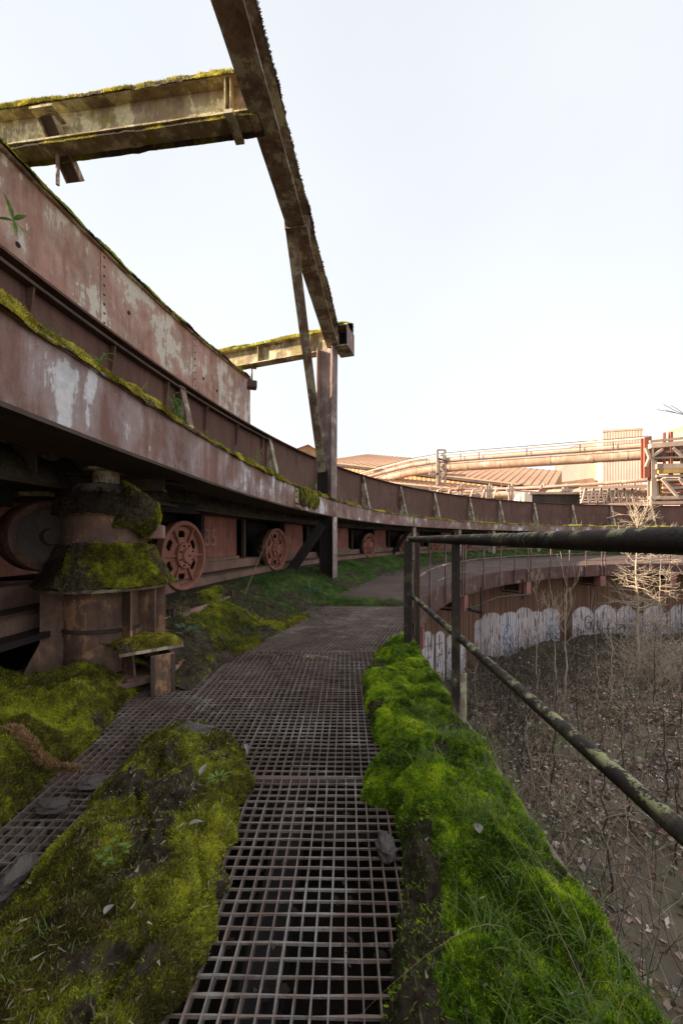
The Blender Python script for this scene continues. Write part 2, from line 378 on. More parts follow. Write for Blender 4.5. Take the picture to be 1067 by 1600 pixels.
def moss(name, label, fn, nu, nv, dens, kind='bright', dark='brown', patch=0.42, size=0.012, width=0.004, seed=0.0, nsc=9.0, psc=3.0, lean=0.7, group=None, dry=None, bare_fn=None):
    """fn(u,v)->(n,3) surface points. one lumpy sheet + many little leaves, stuff"""
    u, v = np.meshgrid(np.linspace(0, 1, nu), np.linspace(0, 1, nv), indexing='ij')
    P = fn(u.ravel(), v.ravel()).reshape(nu, nv, 3)
    if np.isnan(P).any(): print("NAN", name, label); P = np.nan_to_num(P)
    du = np.gradient(P, axis=0); dv = np.gradient(P, axis=1); N = np.cross(du, dv)
    N /= np.linalg.norm(N, axis=2)[..., None]+1e-12
    if N[..., 2].mean() < 0: N = -N
    X, Y, Z = P[..., 0].ravel(), P[..., 1].ravel(), P[..., 2].ravel()
    w = fbm(X*nsc+seed, Y*nsc, Z*nsc, 4); w2 = fbm(X*nsc*6+seed, Y*nsc*6, Z*nsc*6, 3)
    ww = np.clip((w-0.5)*1.5+0.36+(w2-0.5)*0.8, 0, 1)
    mask = fbm(X*psc+seed+30, Y*psc, Z*psc, 5)
    bare = np.clip((patch-mask)/0.05+0.5, 0, 1) if patch > 0 else np.zeros_like(mask)
    if bare_fn is not None: bare = np.maximum(bare, np.clip(bare_fn(X, Y, Z, u.ravel(), v.ravel()), 0, 1))
    rgh = (fbm(X*28, Y*28, Z*28, 3)-0.5)*0.022*bare*min(1.0, dens/20000); P = P+N*rgh.reshape(nu, nv, 1)
    base = pal(kind, len(ww), ww*0.75); dk = pal(dark, len(ww), np.clip(w2*1.2, 0, 1))
    col = base*(1-bare[:, None])+dk*bare[:, None]
    V = P.reshape(-1, 3)
    idx = np.arange(nu*nv).reshape(nu, nv)
    F = np.stack([idx[:-1, :-1], idx[1:, :-1], idx[1:, 1:], idx[:-1, 1:]], -1).reshape(-1, 4)
    tri = np.concatenate([F[:, [0, 1, 2]], F[:, [0, 2, 3]]])
    # leaves, spread by area
    A = np.linalg.norm(np.cross(V[tri[:, 1]]-V[tri[:, 0]], V[tri[:, 2]]-V[tri[:, 0]]), axis=1)*0.5
    n = int(A.sum()*dens)
    ti = RNG.choice(len(tri), n, p=A/A.sum()); r1 = np.sqrt(RNG.random(n)); r2 = RNG.random(n)
    bw = np.stack([1-r1, r1*(1-r2), r1*r2], 1)
    T = tri[ti]
    pp = (V[T]*bw[..., None]).sum(1); nn = N.reshape(-1, 3)[T[:, 0]]
    bb = bare[T[:, 0]]; wv = ww[T[:, 0]]
    keep = RNG.random(n) > bb*0.93
    pp, nn, wv, bb = pp[keep], nn[keep], wv[keep], bb[keep]
    cc = pal(kind, len(wv), np.clip(wv+RNG.normal(0, 0.16, len(wv)), 0, 1))
    if dry is not None:
        k = RNG.random(len(wv)) < dry; cc[k] = pal('straw', k.sum(), RNG.random(k.sum())*0.6)
    nn = nn*0.8+np.array([0, 0, 0.35])
    V2, F2, C2 = sprigs(pp, nn, cc, size, width, lean)
    b = len(V)
    Vall = np.concatenate([V, V2]); Call = np.concatenate([col, C2])
    # quads as two triangles so one array holds all
    Fall = np.concatenate([tri, F2+b])
    me = mesh_np(name, Vall, Fall, M['moss'], True, {'tint': Call})
    me.materials.append(M['moss_blade'])
    mi = np.zeros(len(Fall), np.int32); mi[len(tri):] = 1
    me.polygons.foreach_set('material_index', mi)
    return tag(link(name, me), label, None, group, 'stuff')

def blades(name, label, P, L, wid, kind='grass', bend=0.6, seg=4, up=1.0, parent=None, cat=None, bright=0.5, stuff=True, spread=0.45):
    """curved grass blades rooted at points P (n,3), lengths L"""
    n = len(P); az = RNG.uniform(0, 2*PI, n); L = np.broadcast_to(L, (n,))*RNG.uniform(0.55, 1.25, n)
    dirx, diry = np.cos(az), np.sin(az); sp = RNG.uniform(0.05, spread, n); bd = bend*RNG.uniform(0.4, 1.4, n)
    t = np.linspace(0, 1, seg+1)
    hor = (sp[:, None]*t+bd[:, None]*t**2.2)*L[:, None]*0.7
    ver = (t-0.45*bd[:, None]*t**2.4)*L[:, None]*up
    cx = P[:, 0:1]+dirx[:, None]*hor; cy = P[:, 1:2]+diry[:, None]*hor; cz = P[:, 2:3]+ver
    C = np.stack([cx, cy, cz], -1)
    sx = np.stack([-diry, dirx, np.zeros(n)], -1)[:, None, :]
    ww = wid*(1-t**1.5*0.92)[None, :, None]*RNG.uniform(0.6, 1.3, n)[:, None, None]*0.5
    V = np.stack([C-sx*ww, C+sx*ww], 2).reshape(-1, 3)
    m = 2*(seg+1); F = []
    base = (np.arange(n)*m)[:, None, None]
    q = np.array([[2*i, 2*i+1, 2*i+3, 2*i+2] for i in range(seg)])[None]
    F = (base+q).reshape(-1, 4)
    c = pal(kind, n, np.clip(RNG.normal(bright, 0.22, n), 0, 1)); c = np.repeat(c, m, 0)
    me = mesh_np(name, V, F, M['moss_blade'], False, {'tint': c})
    o = link(name, me, parent)
    if parent is not None: me.transform(__import__('mathutils').Matrix.Translation(-wloc(parent)))
    if cat or stuff: tag(o, label, cat, None, 'stuff' if stuff else None)
    return o

def ray_circle(px, R, c=RC):
    d = (px-CX)/FPX; a = d*d+1; b = -2*(d*c[0]+c[1]); q = c[0]**2+c[1]**2-R*R
    disc = max(0, b*b-4*a*q); t = (-b+math.sqrt(disc))/(2*a)
    return t, math.degrees(math.atan2(t-c[1], c[0]-d*t))

# ================================================================== SETTING
# ground: one sheet from the pit floor to the horizon
def build_ground():
    rs = np.concatenate([np.linspace(0, 17.2, 60), [20, 25, 34, 50, 80, 130, 220, 400, 800, 1600]])
    nt = 140; th = np.linspace(0, 2*PI, nt, endpoint=False)
    R, T = np.meshgrid(rs, th, indexing='ij')
    X = PC[0]-R*np.cos(T); Y = PC[1]+R*np.sin(T)
    Z = -3.5+(fbm(X*0.35, Y*0.35, 0, 4)-0.5)*0.9+(fbm(X*2, Y*2, 3, 3)-0.5)*0.2+np.clip((R-13.5)/3.5, 0, 1)**2*0.15
    Z = np.where(R > 18, -3.5, Z)
    V = np.stack([X, Y, Z], -1).reshape(-1, 3); idx = np.arange(len(rs)*nt).reshape(len(rs), nt); nx = np.roll(idx, -1, 1)
    F = np.stack([idx[:-1], idx[1:], nx[1:], nx[:-1]], -1).reshape(-1, 4)
    m = rust('pit_earth', (0.085, 0.066, 0.048), (0.05, 0.038, 0.028), (0.10, 0.11, 0.05), 0.55, 0.0, gain=2.6, sc=1.0, orange=0.1, bump=1.0, rough=1.0, light_scale=0.8)
    return tag(link('pit_ground', mesh_np('pit_ground', V, F, m, True)), kind='structure')
build_ground()
def ground_z(x, y):
    R = np.hypot(x-PC[0], y-PC[1])
    return -3.5+(fbm(x*0.35, y*0.35, 0, 4)-0.5)*0.9+(fbm(x*2, y*2, 3, 3)-0.5)*0.2+np.clip((R-13.5)/3.5, 0, 1)**2*0.15

# deck between pit edge and ring
def build_deck():
    V = []; F = []; n = 90; k = 8
    for i in range(n+1):
        t = D(17.0+i*(118-17.0)/n); dx, dy = -math.cos(t), math.sin(t)
        p = (PC[0]+dx*PR, PC[1]+dy*PR)
        ex, ey = PC[0]-RC[0], PC[1]-RC[1]; bb = ex*dx+ey*dy; s = -bb+math.sqrt(bb*bb-(ex*ex+ey*ey-28.9**2))
        for j in range(k+1):
            r = PR+(s-PR)*j/k; x, y = PC[0]+dx*r, PC[1]+dy*r
            V.append((x, y, 0.0 if j == 0 else float((fbm(x*0.7, y*0.7, 1, 3)-0.5)*0.06)))
    for i in range(n):
        for j in range(k): F.append((i*(k+1)+j, (i+1)*(k+1)+j, (i+1)*(k+1)+j+1, i*(k+1)+j+1))
    tag(link('concrete_deck', mesh_np('concrete_deck', V, F, M['deck'], True)), kind='structure')
build_deck()
# earth bank at the foot of the ring, and the dark floor under the ring
def bank_R(th): return 29.0-0.45*min(1, max(0, (th-4)/8))
def bank(th, u, n=0.0):                     # th degrees, u 0..1 from the deck up to the track
    R = bank_R(th)+u*(29.75-bank_R(th)); return ring(D(th), R, -0.02+0.40*max(u, 0)**0.8+n)
b = MB(); vs = []; n = 160
for i in range(n+1):
    th = 4.6+i*(104-4.6)/n
    vs += [bank(th, 0), bank(th, 0.35), bank(th, 0.7), ring(D(th), 29.75, 0.38), ring(D(th), 34.0, 0.38)]
b.add(vs, [(i*5+j, (i+1)*5+j, (i+1)*5+j+1, i*5+j+1) for i in range(n) for j in range(4)])
b.sweep([(29.3, -0.4), (33.9, -0.4), (33.9, 0.36), (29.75, 0.36)], 4.55, 4.6, 1)
tag(b.build('track_bank', M['soil'], smooth=True), kind='structure')
b = MB().box((-4.3, 0.2, -1.15), (5.0, 7.2, 0.04)); tag(b.build('ground_under_walkway', M['soil']), kind='structure')
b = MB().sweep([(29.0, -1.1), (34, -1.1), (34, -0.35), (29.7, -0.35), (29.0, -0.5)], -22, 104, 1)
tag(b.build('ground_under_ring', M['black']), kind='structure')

b = MB().box((0.69, 1.6, -0.75), (0.012, 5.2, 0.45)); tag(b.build('added_side_blocker', M['soil']), kind='structure')  # wall added to keep side light out of the grating cells
# ================================================================== THE COOLER RING
# the moving ring's body, closed by an added floor and outer wall
ringbody = thing('cooler_trough', 'maroon steel wall of the ring trough, standing behind the mossy girder all the way round', 'trough wall', ring(D(20), 31, 2.0))
b = MB().sweep([(29.5, 1.97), (34.0, 1.97), (34.0, 2.0), (29.5, 2.0)], -22, 104, 1); b.build('added_trough_floor', M['soffit'], ringbody)  # floor plate added to block light
b = MB().sweep([(33.9, -0.6), (34.0, -0.6), (34.0, 3.3), (33.9, 3.3)], -22, 104, 1); b.build('added_outer_wall', M['black'], ringbody)  # unseen wall added so the space under the ring stays dark
gus = [3.6, 10.5] + [17.34, 23.4, 30.28, 37.1, 43.76, 50.9, 57.04, 63.96, 71.33, 78.3, 85.1, 92, 98.5]
edges = [-22, -10, -3] + gus + [104]
for i in range(len(edges)-1):
    b = MB().sweep([(30.97, 2.003), (31.0, 2.003), (31.0, 3.80), (30.97, 3.80)], edges[i]+0.02, edges[i+1]-0.02, 0.7)
    b.build('wall_plate', M['parapet'], ringbody)
b = MB().sweep([(30.84, 3.805), (31.14, 3.805), (31.14, 3.835), (30.84, 3.835)], -22, 104, 0.7); b.build('top_flange', M['parapet'], ringbody)
b = MB().sweep([(30.86, 3.70), (30.968, 3.70), (30.968, 3.712), (30.872, 3.712), (30.872, 3.735), (30.86, 3.735)], -22, 17.2, 0.7); b.build('cable_rail', M['soffit'], ringbody)
def gusset(th, w0, w1, z0, z1, name='gusset', mat='frame', t=0.03, fl=True):
    b = MB(); a = D(th)
    P = [(31.0-0.032, z0), (31.0-w0, z0), (31.0-w1, z1), (31.0-0.032, z1)]; vs = []
    tx, ty = math.sin(a), math.cos(a)
    for s in (-t/2, t/2):
        for (R, z) in P:
            p = ring(a, R, z); vs.append((p[0]+tx*s, p[1]+ty*s, z))
    b.add(vs, [(0,1,2,3),(7,6,5,4),(0,4,5,1),(1,5,6,2),(2,6,7,3),(3,7,4,0)])
    if fl:                                   # sloping flange on the gusset's edge
        p0 = Vector(ring(a, 31.0-w0-0.012, z0)); p1 = Vector(ring(a, 31.0-w1-0.012, z1))
        b.bar(p0, p1, 0.16, 0.02, up=Vector(ring(a, 0, 0))-Vector(ring(a, 1, 0)))
    b.build(name, M[mat], ringbody)
for th in gus: gusset(th, 0.52, 0.10, 2.004, 3.76)
th = 5.2
while th < 17:                               # short ribs under the flange on the near stretch
    gusset(th, 0.06, 0.12, 3.25, 3.70, 'rib', 'parapet', 0.02, False); th += 2.3

# inner girder (the big one close to the camera)
girder = thing('ring_girder', 'big peeling maroon girder with moss along its top, sweeping from left edge round', 'girder', ring(D(10), 29, 1.66))
spl = [-20, -6, 11.66, 31.4, 50.5, 68, 86, 104]
for i in range(len(spl)-1):
    b = MB().sweep([(28.99, 1.663), (29.003, 1.663), (29.003, 2.035), (28.99, 2.035)], spl[i]+0.0+(0.32 if i else 0), spl[i+1]-(0.32 if i+1 < len(spl)-1 else 0), 0.5)
    b.build('web_plate', M['girder'], girder)
for s in spl[1:-1]:
    b = MB().sweep([(28.975, 1.675), (28.988, 1.675), (28.988, 2.02), (28.975, 2.02)], s-0.36, s+0.36, 0.4)
    sp = b.build('splice_plate', M['frame_lichen'], girder)
    for (du, dz) in [(-0.25, 1.74), (-0.25, 1.85), (-0.25, 1.96), (0.25, 1.74), (0.25, 1.85), (0.25, 1.96), (-0.1, 1.74), (0.1, 1.74)]:
        p = ring(D(s+du), 28.975, dz); ax = (math.cos(D(s)), -math.sin(D(s)), 0)
        MB().lathe([(0.0, 0.018), (0.016, 0.018), (0.02, 0.0)], p, 6, ax).build('bolt', M['soffit'], girder)
b = MB().sweep([(28.975, 2.037), (29.42, 2.037), (29.42, 2.052), (28.975, 2.052)], -20, 104, 0.5); b.build('top_flange', M['girder'], girder)
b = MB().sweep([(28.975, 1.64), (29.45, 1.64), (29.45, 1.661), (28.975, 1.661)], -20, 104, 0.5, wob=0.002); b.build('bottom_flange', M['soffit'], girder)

# lower stiffened beam behind
low = thing('lower_ring_beam', 'dusty dark beam with many upright stiffeners running above the row of red wheels', 'beam', ring(D(10), 30.1, 1.5))
b = MB().sweep([(30.15, 1.535), (30.17, 1.535), (30.17, 1.965), (30.15, 1.965)], -20, 104, 0.7); b.build('web', M['hopper'], low)
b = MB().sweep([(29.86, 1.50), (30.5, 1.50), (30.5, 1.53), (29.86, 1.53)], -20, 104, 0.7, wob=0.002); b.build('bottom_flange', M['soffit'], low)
b = MB()
th = -8.0; first = None
while th < 100:
    a = D(th); p = ring(a, 30.03, 1.75)
    if first is None:
        mb = MB().box((0, 0, 0), (0.115, 0.008, 0.215)); first = mb.build('stiffener', M['mud'], None); me_st = first.data; bpy.data.objects.remove(first); first = 1
    o = link('stiffener', me_st, low, Vector(p)-low.location); o.rotation_euler = (0, 0, -a); th += 1.12 if th > 1 else 1.12
def mudfn(u, v):
    th = np.radians(-6+u*60); h = v**0.7*(0.16+0.20*fbm(th*60, v*0+3, 0, 4))+(fbm(th*150, v*6, 5, 3)-0.5)*0.06
    R = 29.90+0.24*v; return np.stack([RC[0]-R*np.cos(th), RC[1]+R*np.sin(th), 1.532+np.maximum(h, 0)], -1)
o = moss('crusted_dust', 'grey crusted dust heaped along the ledge of the lower beam', mudfn, 1600, 9, 600, 'dust', 'dust', 0.0, 0.01, 0.008, 2.0)

# track under the wheels
track = thing('ring_track', 'stepped rusty track and rail that the red wheels stand on', 'track', ring(D(10), 30, 0.3))
b = MB().sweep([(29.78, 0.385), (29.95, 0.385), (29.95, 0.43), (29.78, 0.43)], 2, 104, 0.7); b.build('rail', M['wheel_dark'], track)
b = MB().sweep([(29.97, 0.385), (30.16, 0.385), (30.16, 0.56), (29.97, 0.56)], 2, 104, 0.7, wob=0.004); b.build('track_ledge', M['timber'], track)
b = MB().sweep([(30.165, 0.385), (30.4, 0.385), (30.4, 0.74), (30.165, 0.74)], 2, 104, 0.7, wob=0.004); b.build('track_ledge', M['timber'], track)
b = MB().sweep([(29.93, 0.562), (30.20, 0.562), (30.20, 0.578), (29.93, 0.578)], 2, 104, 0.7, wob=0.003); b.build('cap_strip', M['soffit'], track)
for (t0, t1, R, z) in [(3.9, 5.25, 29.43, 0.33), (5.45, 7.9, 29.36, 0.34), (8.1, 11.2, 29.30, 0.26)]:
    b = MB().sweep([(R, z-0.13), (R+0.05, z-0.13), (R+0.05, z), (R, z)], t0, t1, 0.5, wob=0.006); b.build('kerb_board', M['kerb'], track)
    p = ring(D(t1+0.1), R+0.02, z-0.06); MB().box(p, (0.035, 0.03, 0.13), az=-D(t1)).build('kerb_post', M['soffit'], track)

# wheels ------------------------------------------------------------
def make_wheel():
    t = bpy.data.objects.new('wheel', None); COL.objects.link(t)
    X = (1, 0, 0); r = 0.457
    MB().lathe([(r, -0.10), (r, -0.008), (r-0.008, 0.0), (r-0.052, 0.0), (r-0.062, -0.02), (r-0.075, -0.10)], (0, 0, 0), 56, X, True).build('rim', M['wheel'], t, True)
    MB().lathe([(0.0, -0.34), (0.425, -0.34), (0.44, -0.32), (0.44, -0.105), (0.385, -0.102)], (0, 0, 0), 48, X).build('tread', M['wheel_dark'], t, True)
    # dish with six oval openings
    n = 96; rr = [0.165, 0.19, 0.215, 0.24, 0.27, 0.30, 0.325, 0.35, 0.388]; zz = [-0.05, -0.062, -0.068, -0.072, -0.075, -0.075, -0.075, -0.078, -0.085]
    V = []; F = []
    for i in range(n):
        a = 2*PI*i/n
        for q in range(len(rr)): V.append((zz[q], rr[q]*math.cos(a), rr[q]*math.sin(a)))
    for i in range(n):
        am = 2*PI*(i+0.5)/n; d = ((am-PI/6) % (PI/3)); d = min(d, PI/3-d)
        for q in range(len(rr)-1):
            rm = (rr[q]+rr[q+1])/2
            if (d*rm/0.070)**2+((rm-0.282)/0.054)**2 < 1: continue
            i2 = (i+1) % n; F.append((i*9+q, i2*9+q, i2*9+q+1, i*9+q+1))
    b = MB().add(V, F); o = b.build('dish', M['wheel'], t, True)
    s = o.modifiers.new('thick', 'SOLIDIFY'); s.thickness = 0.03; s.offset = 0
    for k in range(6):
        a = PI/6+k*PI/3+PI/6; c, s_ = math.cos(a), math.sin(a)
        b = MB(); ax = (Vector((1, 0, 0)), Vector((0, c, s_)), Vector((0, -s_, c)))
        b.box(Vector((-0.05, c*0.27, s_*0.27)), (0.032, 0.125, 0.010), ax); b.build('rib', M['wheel'], t)
    MB().lathe([(0.17, -0.09), (0.17, 0.0), (0.162, 0.008), (0.105, 0.012), (0.102, 0.002), (0.098, 0.03), (0.09, 0.045), (0.03, 0.052), (0.0, 0.052)], (0, 0, 0), 40, X).build('hub', M['wheel'], t, True, 30)
    for k in range(8):
        a = PI/8+k*PI/4; MB().lathe([(0, 0.022), (0.012, 0.022), (0.014, 0.0)], (0.008, 0.135*math.cos(a), 0.135*math.sin(a)), 6, X).build('bolt', M['wheel_dark'], t)
    MB().lathe([(0, 0.012), (0.014, 0.012), (0.016, 0.0)], (0.05, 0, 0), 6, X).build('grease_nipple', M['wheel_dark'], t)
    return t
def dup(root, loc=None, rz=None, label=None):
    r = root.copy(); COL.objects.link(r)
    if loc is not None: r.location = loc
    if rz is not None: r.rotation_euler = (0, 0, rz)
    if label: r['label'] = label
    for ch in list(root.children):
        c = ch.copy(); COL.objects.link(c); c.parent = r
        for g in list(ch.children):
            d = g.copy(); COL.objects.link(d); d.parent = c
    return r
proto = make_wheel()
# second-row roller behind the pedestal
rl = thing('idler_roller', 'broad plain grey-brown roller half hidden left of the mossy pedestal', 'roller', (-2.40, 3.30, 1.125))
MB().lathe([(0.235, 0.0), (0.285, 0.0), (0.30, -0.03), (0.30, -0.34), (0.29, -0.36), (0, -0.36)], rl.location, 48, (0.80, -0.60, 0)).build('tread', M['pedestal'], rl, True)
MB().lathe([(0.235, -0.002), (0.23, -0.05), (0.07, -0.06), (0.065, 0.04), (0.0, 0.04)], rl.location, 40, (0.80, -0.60, 0)).build('face', M['mud'], rl, True)

# bogie side frames between the wheels
blab = ['bogie left of the pedestal, only its red-brown plate seen behind the roller', 'nearest bogie, largest red wheel beside the pedestal and plate numbered 35', 'second bogie, red wheel with dry stalk before it and plate numbered 36',
        'bogie hidden behind the tall column, plate showing left of the next wheel', 'bogie whose red wheel stands just right of the tall column', 'bogie whose red wheel is half hidden by far dark brace left of handrail corner',
        'bogie whose red wheel shows right above the handrail corner post', 'far bogie whose wheel shows between the two handrail posts', 'far bogie whose wheel is first right of the second handrail post',
        'far bogie whose wheel is second right of the second handrail post', 'far bogie behind the lit posts in the middle of the far railing', 'farthest bogie, toward the right end of the far railing']
for i in range(-1, 11):
    cw = 7.55+6.65*i; c = cw+3.05
    t = thing('wheel_bogie', blab[i+1], 'bogie', ring(D(cw), 30.0, 0.43), 'red wheeled bogies under the ring')
    w = proto if i == -1 else dup(proto)
    w.parent = t; w.rotation_euler = (0, 0, -D(cw)-0.12); w.location = Vector(ring(D(cw), 29.9, 0.89))-t.location
    if i == -1:
        MB().sweep([(30.92, 0.745), (30.95, 0.745), (30.95, 1.495), (30.92, 1.495)], c-2.5, c+1.5, 0.6).build('side_plate', M['bogie'], t); continue
    MB().sweep([(30.22, 0.745), (30.25, 0.745), (30.25, 1.495), (30.22, 1.495)], c-1.35, c+1.25, 0.6).build('side_plate', M['bogie'], t)
    MB().box(ring(D(c-1.55), 30.12, 1.12), (0.05, 0.045, 0.37), az=-D(c-1.55)).build('post', M['black'], t)
    MB().box(ring(D(c+1.50), 30.14, 1.12), (0.03, 0.03, 0.37), az=-D(c+1.5)).build('post', M['soffit'], t)
    MB().sweep([(30.15, 0.745), (30.215, 0.745), (30.215, 0.80), (30.15, 0.80)], c-1.3, c+1.2, 0.6).build('foot_angle', M['timber'], t)
    MB().sweep([(30.55, 0.6), (30.6, 0.6), (30.6, 1.49), (30.55, 1.49)], c-3.3, c-1.36, 0.6).build('rear_plate', M['black'], t)
    if i in (0, 1):
        cu = bpy.data.curves.new('number', 'FONT'); cu.body = ('35', '36')[i]; cu.size = 0.40; cu.extrude = 0.0015; cu.align_x = 'CENTER'
        tmp = bpy.data.objects.new('number_text', cu); me = bpy.data.meshes.new_from_object(tmp); bpy.data.objects.remove(tmp)
        me.materials.clear(); me.materials.append(M['white_paint']); o = link('number', me, t)
        o.location = Vector(ring(D(c-0.55), 30.216, 1.0))-t.location
        a = D(c-0.55); o.rotation_euler = (PI/2, 0, math.atan2(math.cos(a), math.sin(a)))

# wall above: pale pink hopper side
hop = thing('hopper_wall', 'tall pink-white peeling steel wall high on the left, ending at a plumb edge left of the column', 'hopper wall', ring(D(10), 31.5, 4.15))
for (a, c) in [(-22, -9), (-9, 4.0), (4.0, 17.45)]:
    MB().sweep([(31.50, 4.12), (31.56, 4.12), (31.56, 5.38), (31.50, 5.38)], a+0.02, c-0.02, 0.5).build('wall_plate', M['hopper'], hop)
MB().sweep([(31.45, 5.382), (31.68, 5.382), (31.68, 5.42), (31.45, 5.42)], -22, 17.5, 0.5, wob=0.006).build('rim', M['frame'], hop)
MB().sweep([(31.1, 3.86), (31.56, 4.08), (31.56, 4.115), (31.08, 3.90)], -22, 17.4, 0.5).build('sloping_shelf', M['frame'], hop)
for th in (-2, 2.1):
    MB().box(ring(D(th), 31.42, 5.22), (0.12, 0.16, 0.16), az=-D(th)).build('bracket', M['soffit'], hop, bevel=0.02)
for th, z in ((3.0, 4.7), (6.0, 4.5), (13.6, 4.62), (14.6, 4.55), (9.5, 4.8)):
    a = D(th); MB().lathe([(0, 0.012), (0.03, 0.01), (0.035, 0)], ring(a, 31.50, z), 7, (math.cos(a), -math.sin(a), 0)).build('bolt_stub', M['black'], hop)

for th in (-9, 4.0, 8.5, 13.0):
    MB().sweep([(31.488, 4.13), (31.498, 4.13), (31.498, 5.37), (31.488, 5.37)], th-0.12, th+0.12, 0.3).build('seam_strap', M['hopper'], hop)
    for k in range(9):
        a = D(th); MB().lathe([(0, 0.012), (0.014, 0.010), (0.018, 0.0)], ring(a, 31.488, 4.2+k*0.14), 7, (math.cos(a), -math.sin(a), 0)).build('rivet', M['soffit'], hop)

# ================================================================== OVERHEAD FRAME
ZB = 1.1+4.48                                   # underside of the top beams
def ibeam_thing(name, label, cat, p0, p1, w, h, mat, group=None, stiff=(), n=10):
    p0, p1 = Vector(p0), Vector(p1); d = (p1-p0).normalized(); a = d.cross(Vector((0, 0, 1))).normalized(); up = a.cross(d)
    t = thing(name, label, cat, p0, group)
    t1 = 0.018
    MB().extr(p0+up*(-h/2+t1/2), p1+up*(-h/2+t1/2), [(-w/2,-t1/2),(w/2,-t1/2),(w/2,t1/2),(-w/2,t1/2)], up, n*3, 0.002).build('bottom_flange', mat, t)
    MB().extr(p0+up*(h/2-t1/2), p1+up*(h/2-t1/2), [(-w/2,-t1/2),(w/2,-t1/2),(w/2,t1/2),(-w/2,t1/2)], up, n*3, 0.003).build('top_flange', mat, t)
    hh = h-2*t1-0.002
    MB().extr(p0, p1, [(-0.007,-hh/2),(0.007,-hh/2),(0.007,hh/2),(-0.007,hh/2)], up, n).build('web', mat, t)
    for s in stiff:
        for sg in (-1, 1):
            MB().box(p0+d*s+a*sg*(w/4+0.003), (0.006, w/4-0.006, hh/2-0.001), (d, a, up)).build('stiffener', mat, t)
    return t, d, a, up
col_top = Vector((-0.20, 9.30, ZB+0.2))
dF = Vector((-0.745, -5.95, 0)).normalized()
F1a = col_top+Vector((0, 0, 0.02))-dF*0.35; F1b = col_top+dF*11.5; F1b.z = F1a.z
long_beam, d1, a1, u1 = ibeam_thing('overhead_beam', 'long dark overhead beam running from the column top up over the camera', 'roof beam', F1a, F1b, 0.27, 0.44, M['frame'], stiff=(0.22, 0.5, 3.6, 3.66), n=24)
for s in (3.5, 5.0):
    p = F1a+d1*s+a1*0.13
MB().box(F1a+d1*3.9+Vector((0, 0, -0.24)), (0.10, 0.16, 0.012), (d1, a1, u1)).build('gusset_plate', M['frame'], long_beam)
# cross beam near
pA = F1a+d1*(0.35+4.95); 
dirL = Vector((-0.993, 0.128, 0)).normalized()
pA = Vector((-0.84, 4.27, F1a.z))+dirL*0.02; pB = pA+dirL*6.0
cross, dc, ac, uc = ibeam_thing('cross_beam', 'nearer cross beam with yellow lichen and moss, reaching left from overhead beam', 'roof beam', pA, pB, 0.24, 0.41, M['frame_lichen'], 'cross beams', stiff=(0.30, 0.36), n=14)
MB().box(pA+dc*0.30+Vector((0, 0, -0.24)), (0.05, 0.17, 0.02), (dc, ac, uc)).build('packing_plate', M['frame'], cross)
# hanger bracket on the cross beam above the wall
hb = thing('hanger_bracket', 'dark angled bracket and rod hanging from nearer cross beam over the wall top', 'bracket', pA+dc*2.40+Vector((0, 0, -0.22)))
q = pA+dc*2.42; side = ac*(-0.10) if (ac.y > 0) else ac*0.10
for sgn in (-1, 1):
    MB().extr(q+dc*0.09*sgn+side*1.4+Vector((0, 0, 0.02)), q+dc*0.09*sgn-side*2.6+Vector((0, 0, -0.36)), [(-0.045,-0.008),(0.045,-0.008),(0.045,0.008),(-0.045,0.008)], dc).build('side_bar', M['frame'], hb)
MB().bar(q+side*1.4+Vector((0, 0, 0.02)), q-side*2.6+Vector((0, 0, -0.36)), 0.02, 0.19, dc).build('back_plate', M['soffit'], hb)
MB().box(q+side*1.3+Vector((0, 0, 0.04)), (0.14, 0.10, 0.012), (dc, ac, uc)).build('top_plate', M['frame_lichen'], hb)
MB().tube([q+Vector((0, 0, -0.2)), q+Vector((0, 0, -0.62))], 0.02, 8).build('rod', M['frame'], hb, True)
# cross beam far
pC = Vector((-0.28, 9.45, F1a.z-0.02)); pD = pC+Vector((-0.955, 0.36, 0)).normalized()*5.5
cross2, dc2, ac2, uc2 = ibeam_thing('cross_beam', 'farther cross beam topped with yellow moss, reaching left from the column head', 'roof beam', pC, pD, 0.26, 0.46, M['frame_lichen'], 'cross beams', stiff=(0.45, 0.5, 1.9), n=12)
hb2 = thing('hanger_bracket', 'small rod and bracket hanging from farther cross beam at the wall end', 'bracket', pC+dc2*2.15+Vector((0, 0, -0.22)))
MB().tube([hb2.location+Vector((0, 0, 0.0)), hb2.location+Vector((0, 0, -0.42))], 0.02, 8).build('rod', M['frame'], hb2, True)
MB().box(hb2.location+Vector((0, 0, -0.5)), (0.12, 0.12, 0.09), az=0.3).build('shoe', M['soffit'], hb2, bevel=0.015)
MB().box(hb2.location+Vector((0, 0, -0.02)), (0.12, 0.12, 0.015), az=0.3).build('plate', M['frame'], hb2)

# column head box
hd = thing('column_head', 'rusty box bracket on top of the tall column with a dark open side', 'bracket', col_top+Vector((0.18, 0.05, -0.2)))
c0 = col_top+Vector((0.26, 0.12, 0.0)); axs = (Vector((math.cos(0.3), -math.sin(0.3), 0)), Vector((math.sin(0.3), math.cos(0.3), 0)), Vector((0, 0, 1)))
MB().box(c0+Vector((0, 0, 0.25)), (0.17, 0.30, 0.012), axs).build('top_plate', M['frame'], hd)
MB().box(c0+Vector((0, 0, -0.22)), (0.17, 0.30, 0.012), axs).build('bottom_plate', M['frame'], hd)
MB().box(c0+axs[0]*0.16, (0.012, 0.29, 0.225), axs).build('end_plate', M['girder'], hd)
MB().box(c0+axs[1]*0.02-axs[0]*0.01, (0.155, 0.012, 0.225), axs).build('web', M['black'], hd)
MB().box(c0-axs[1]*0.25-axs[0]*0.11, (0.02, 0.02, 0.225), axs).build('end_bar', M['frame'], hd)

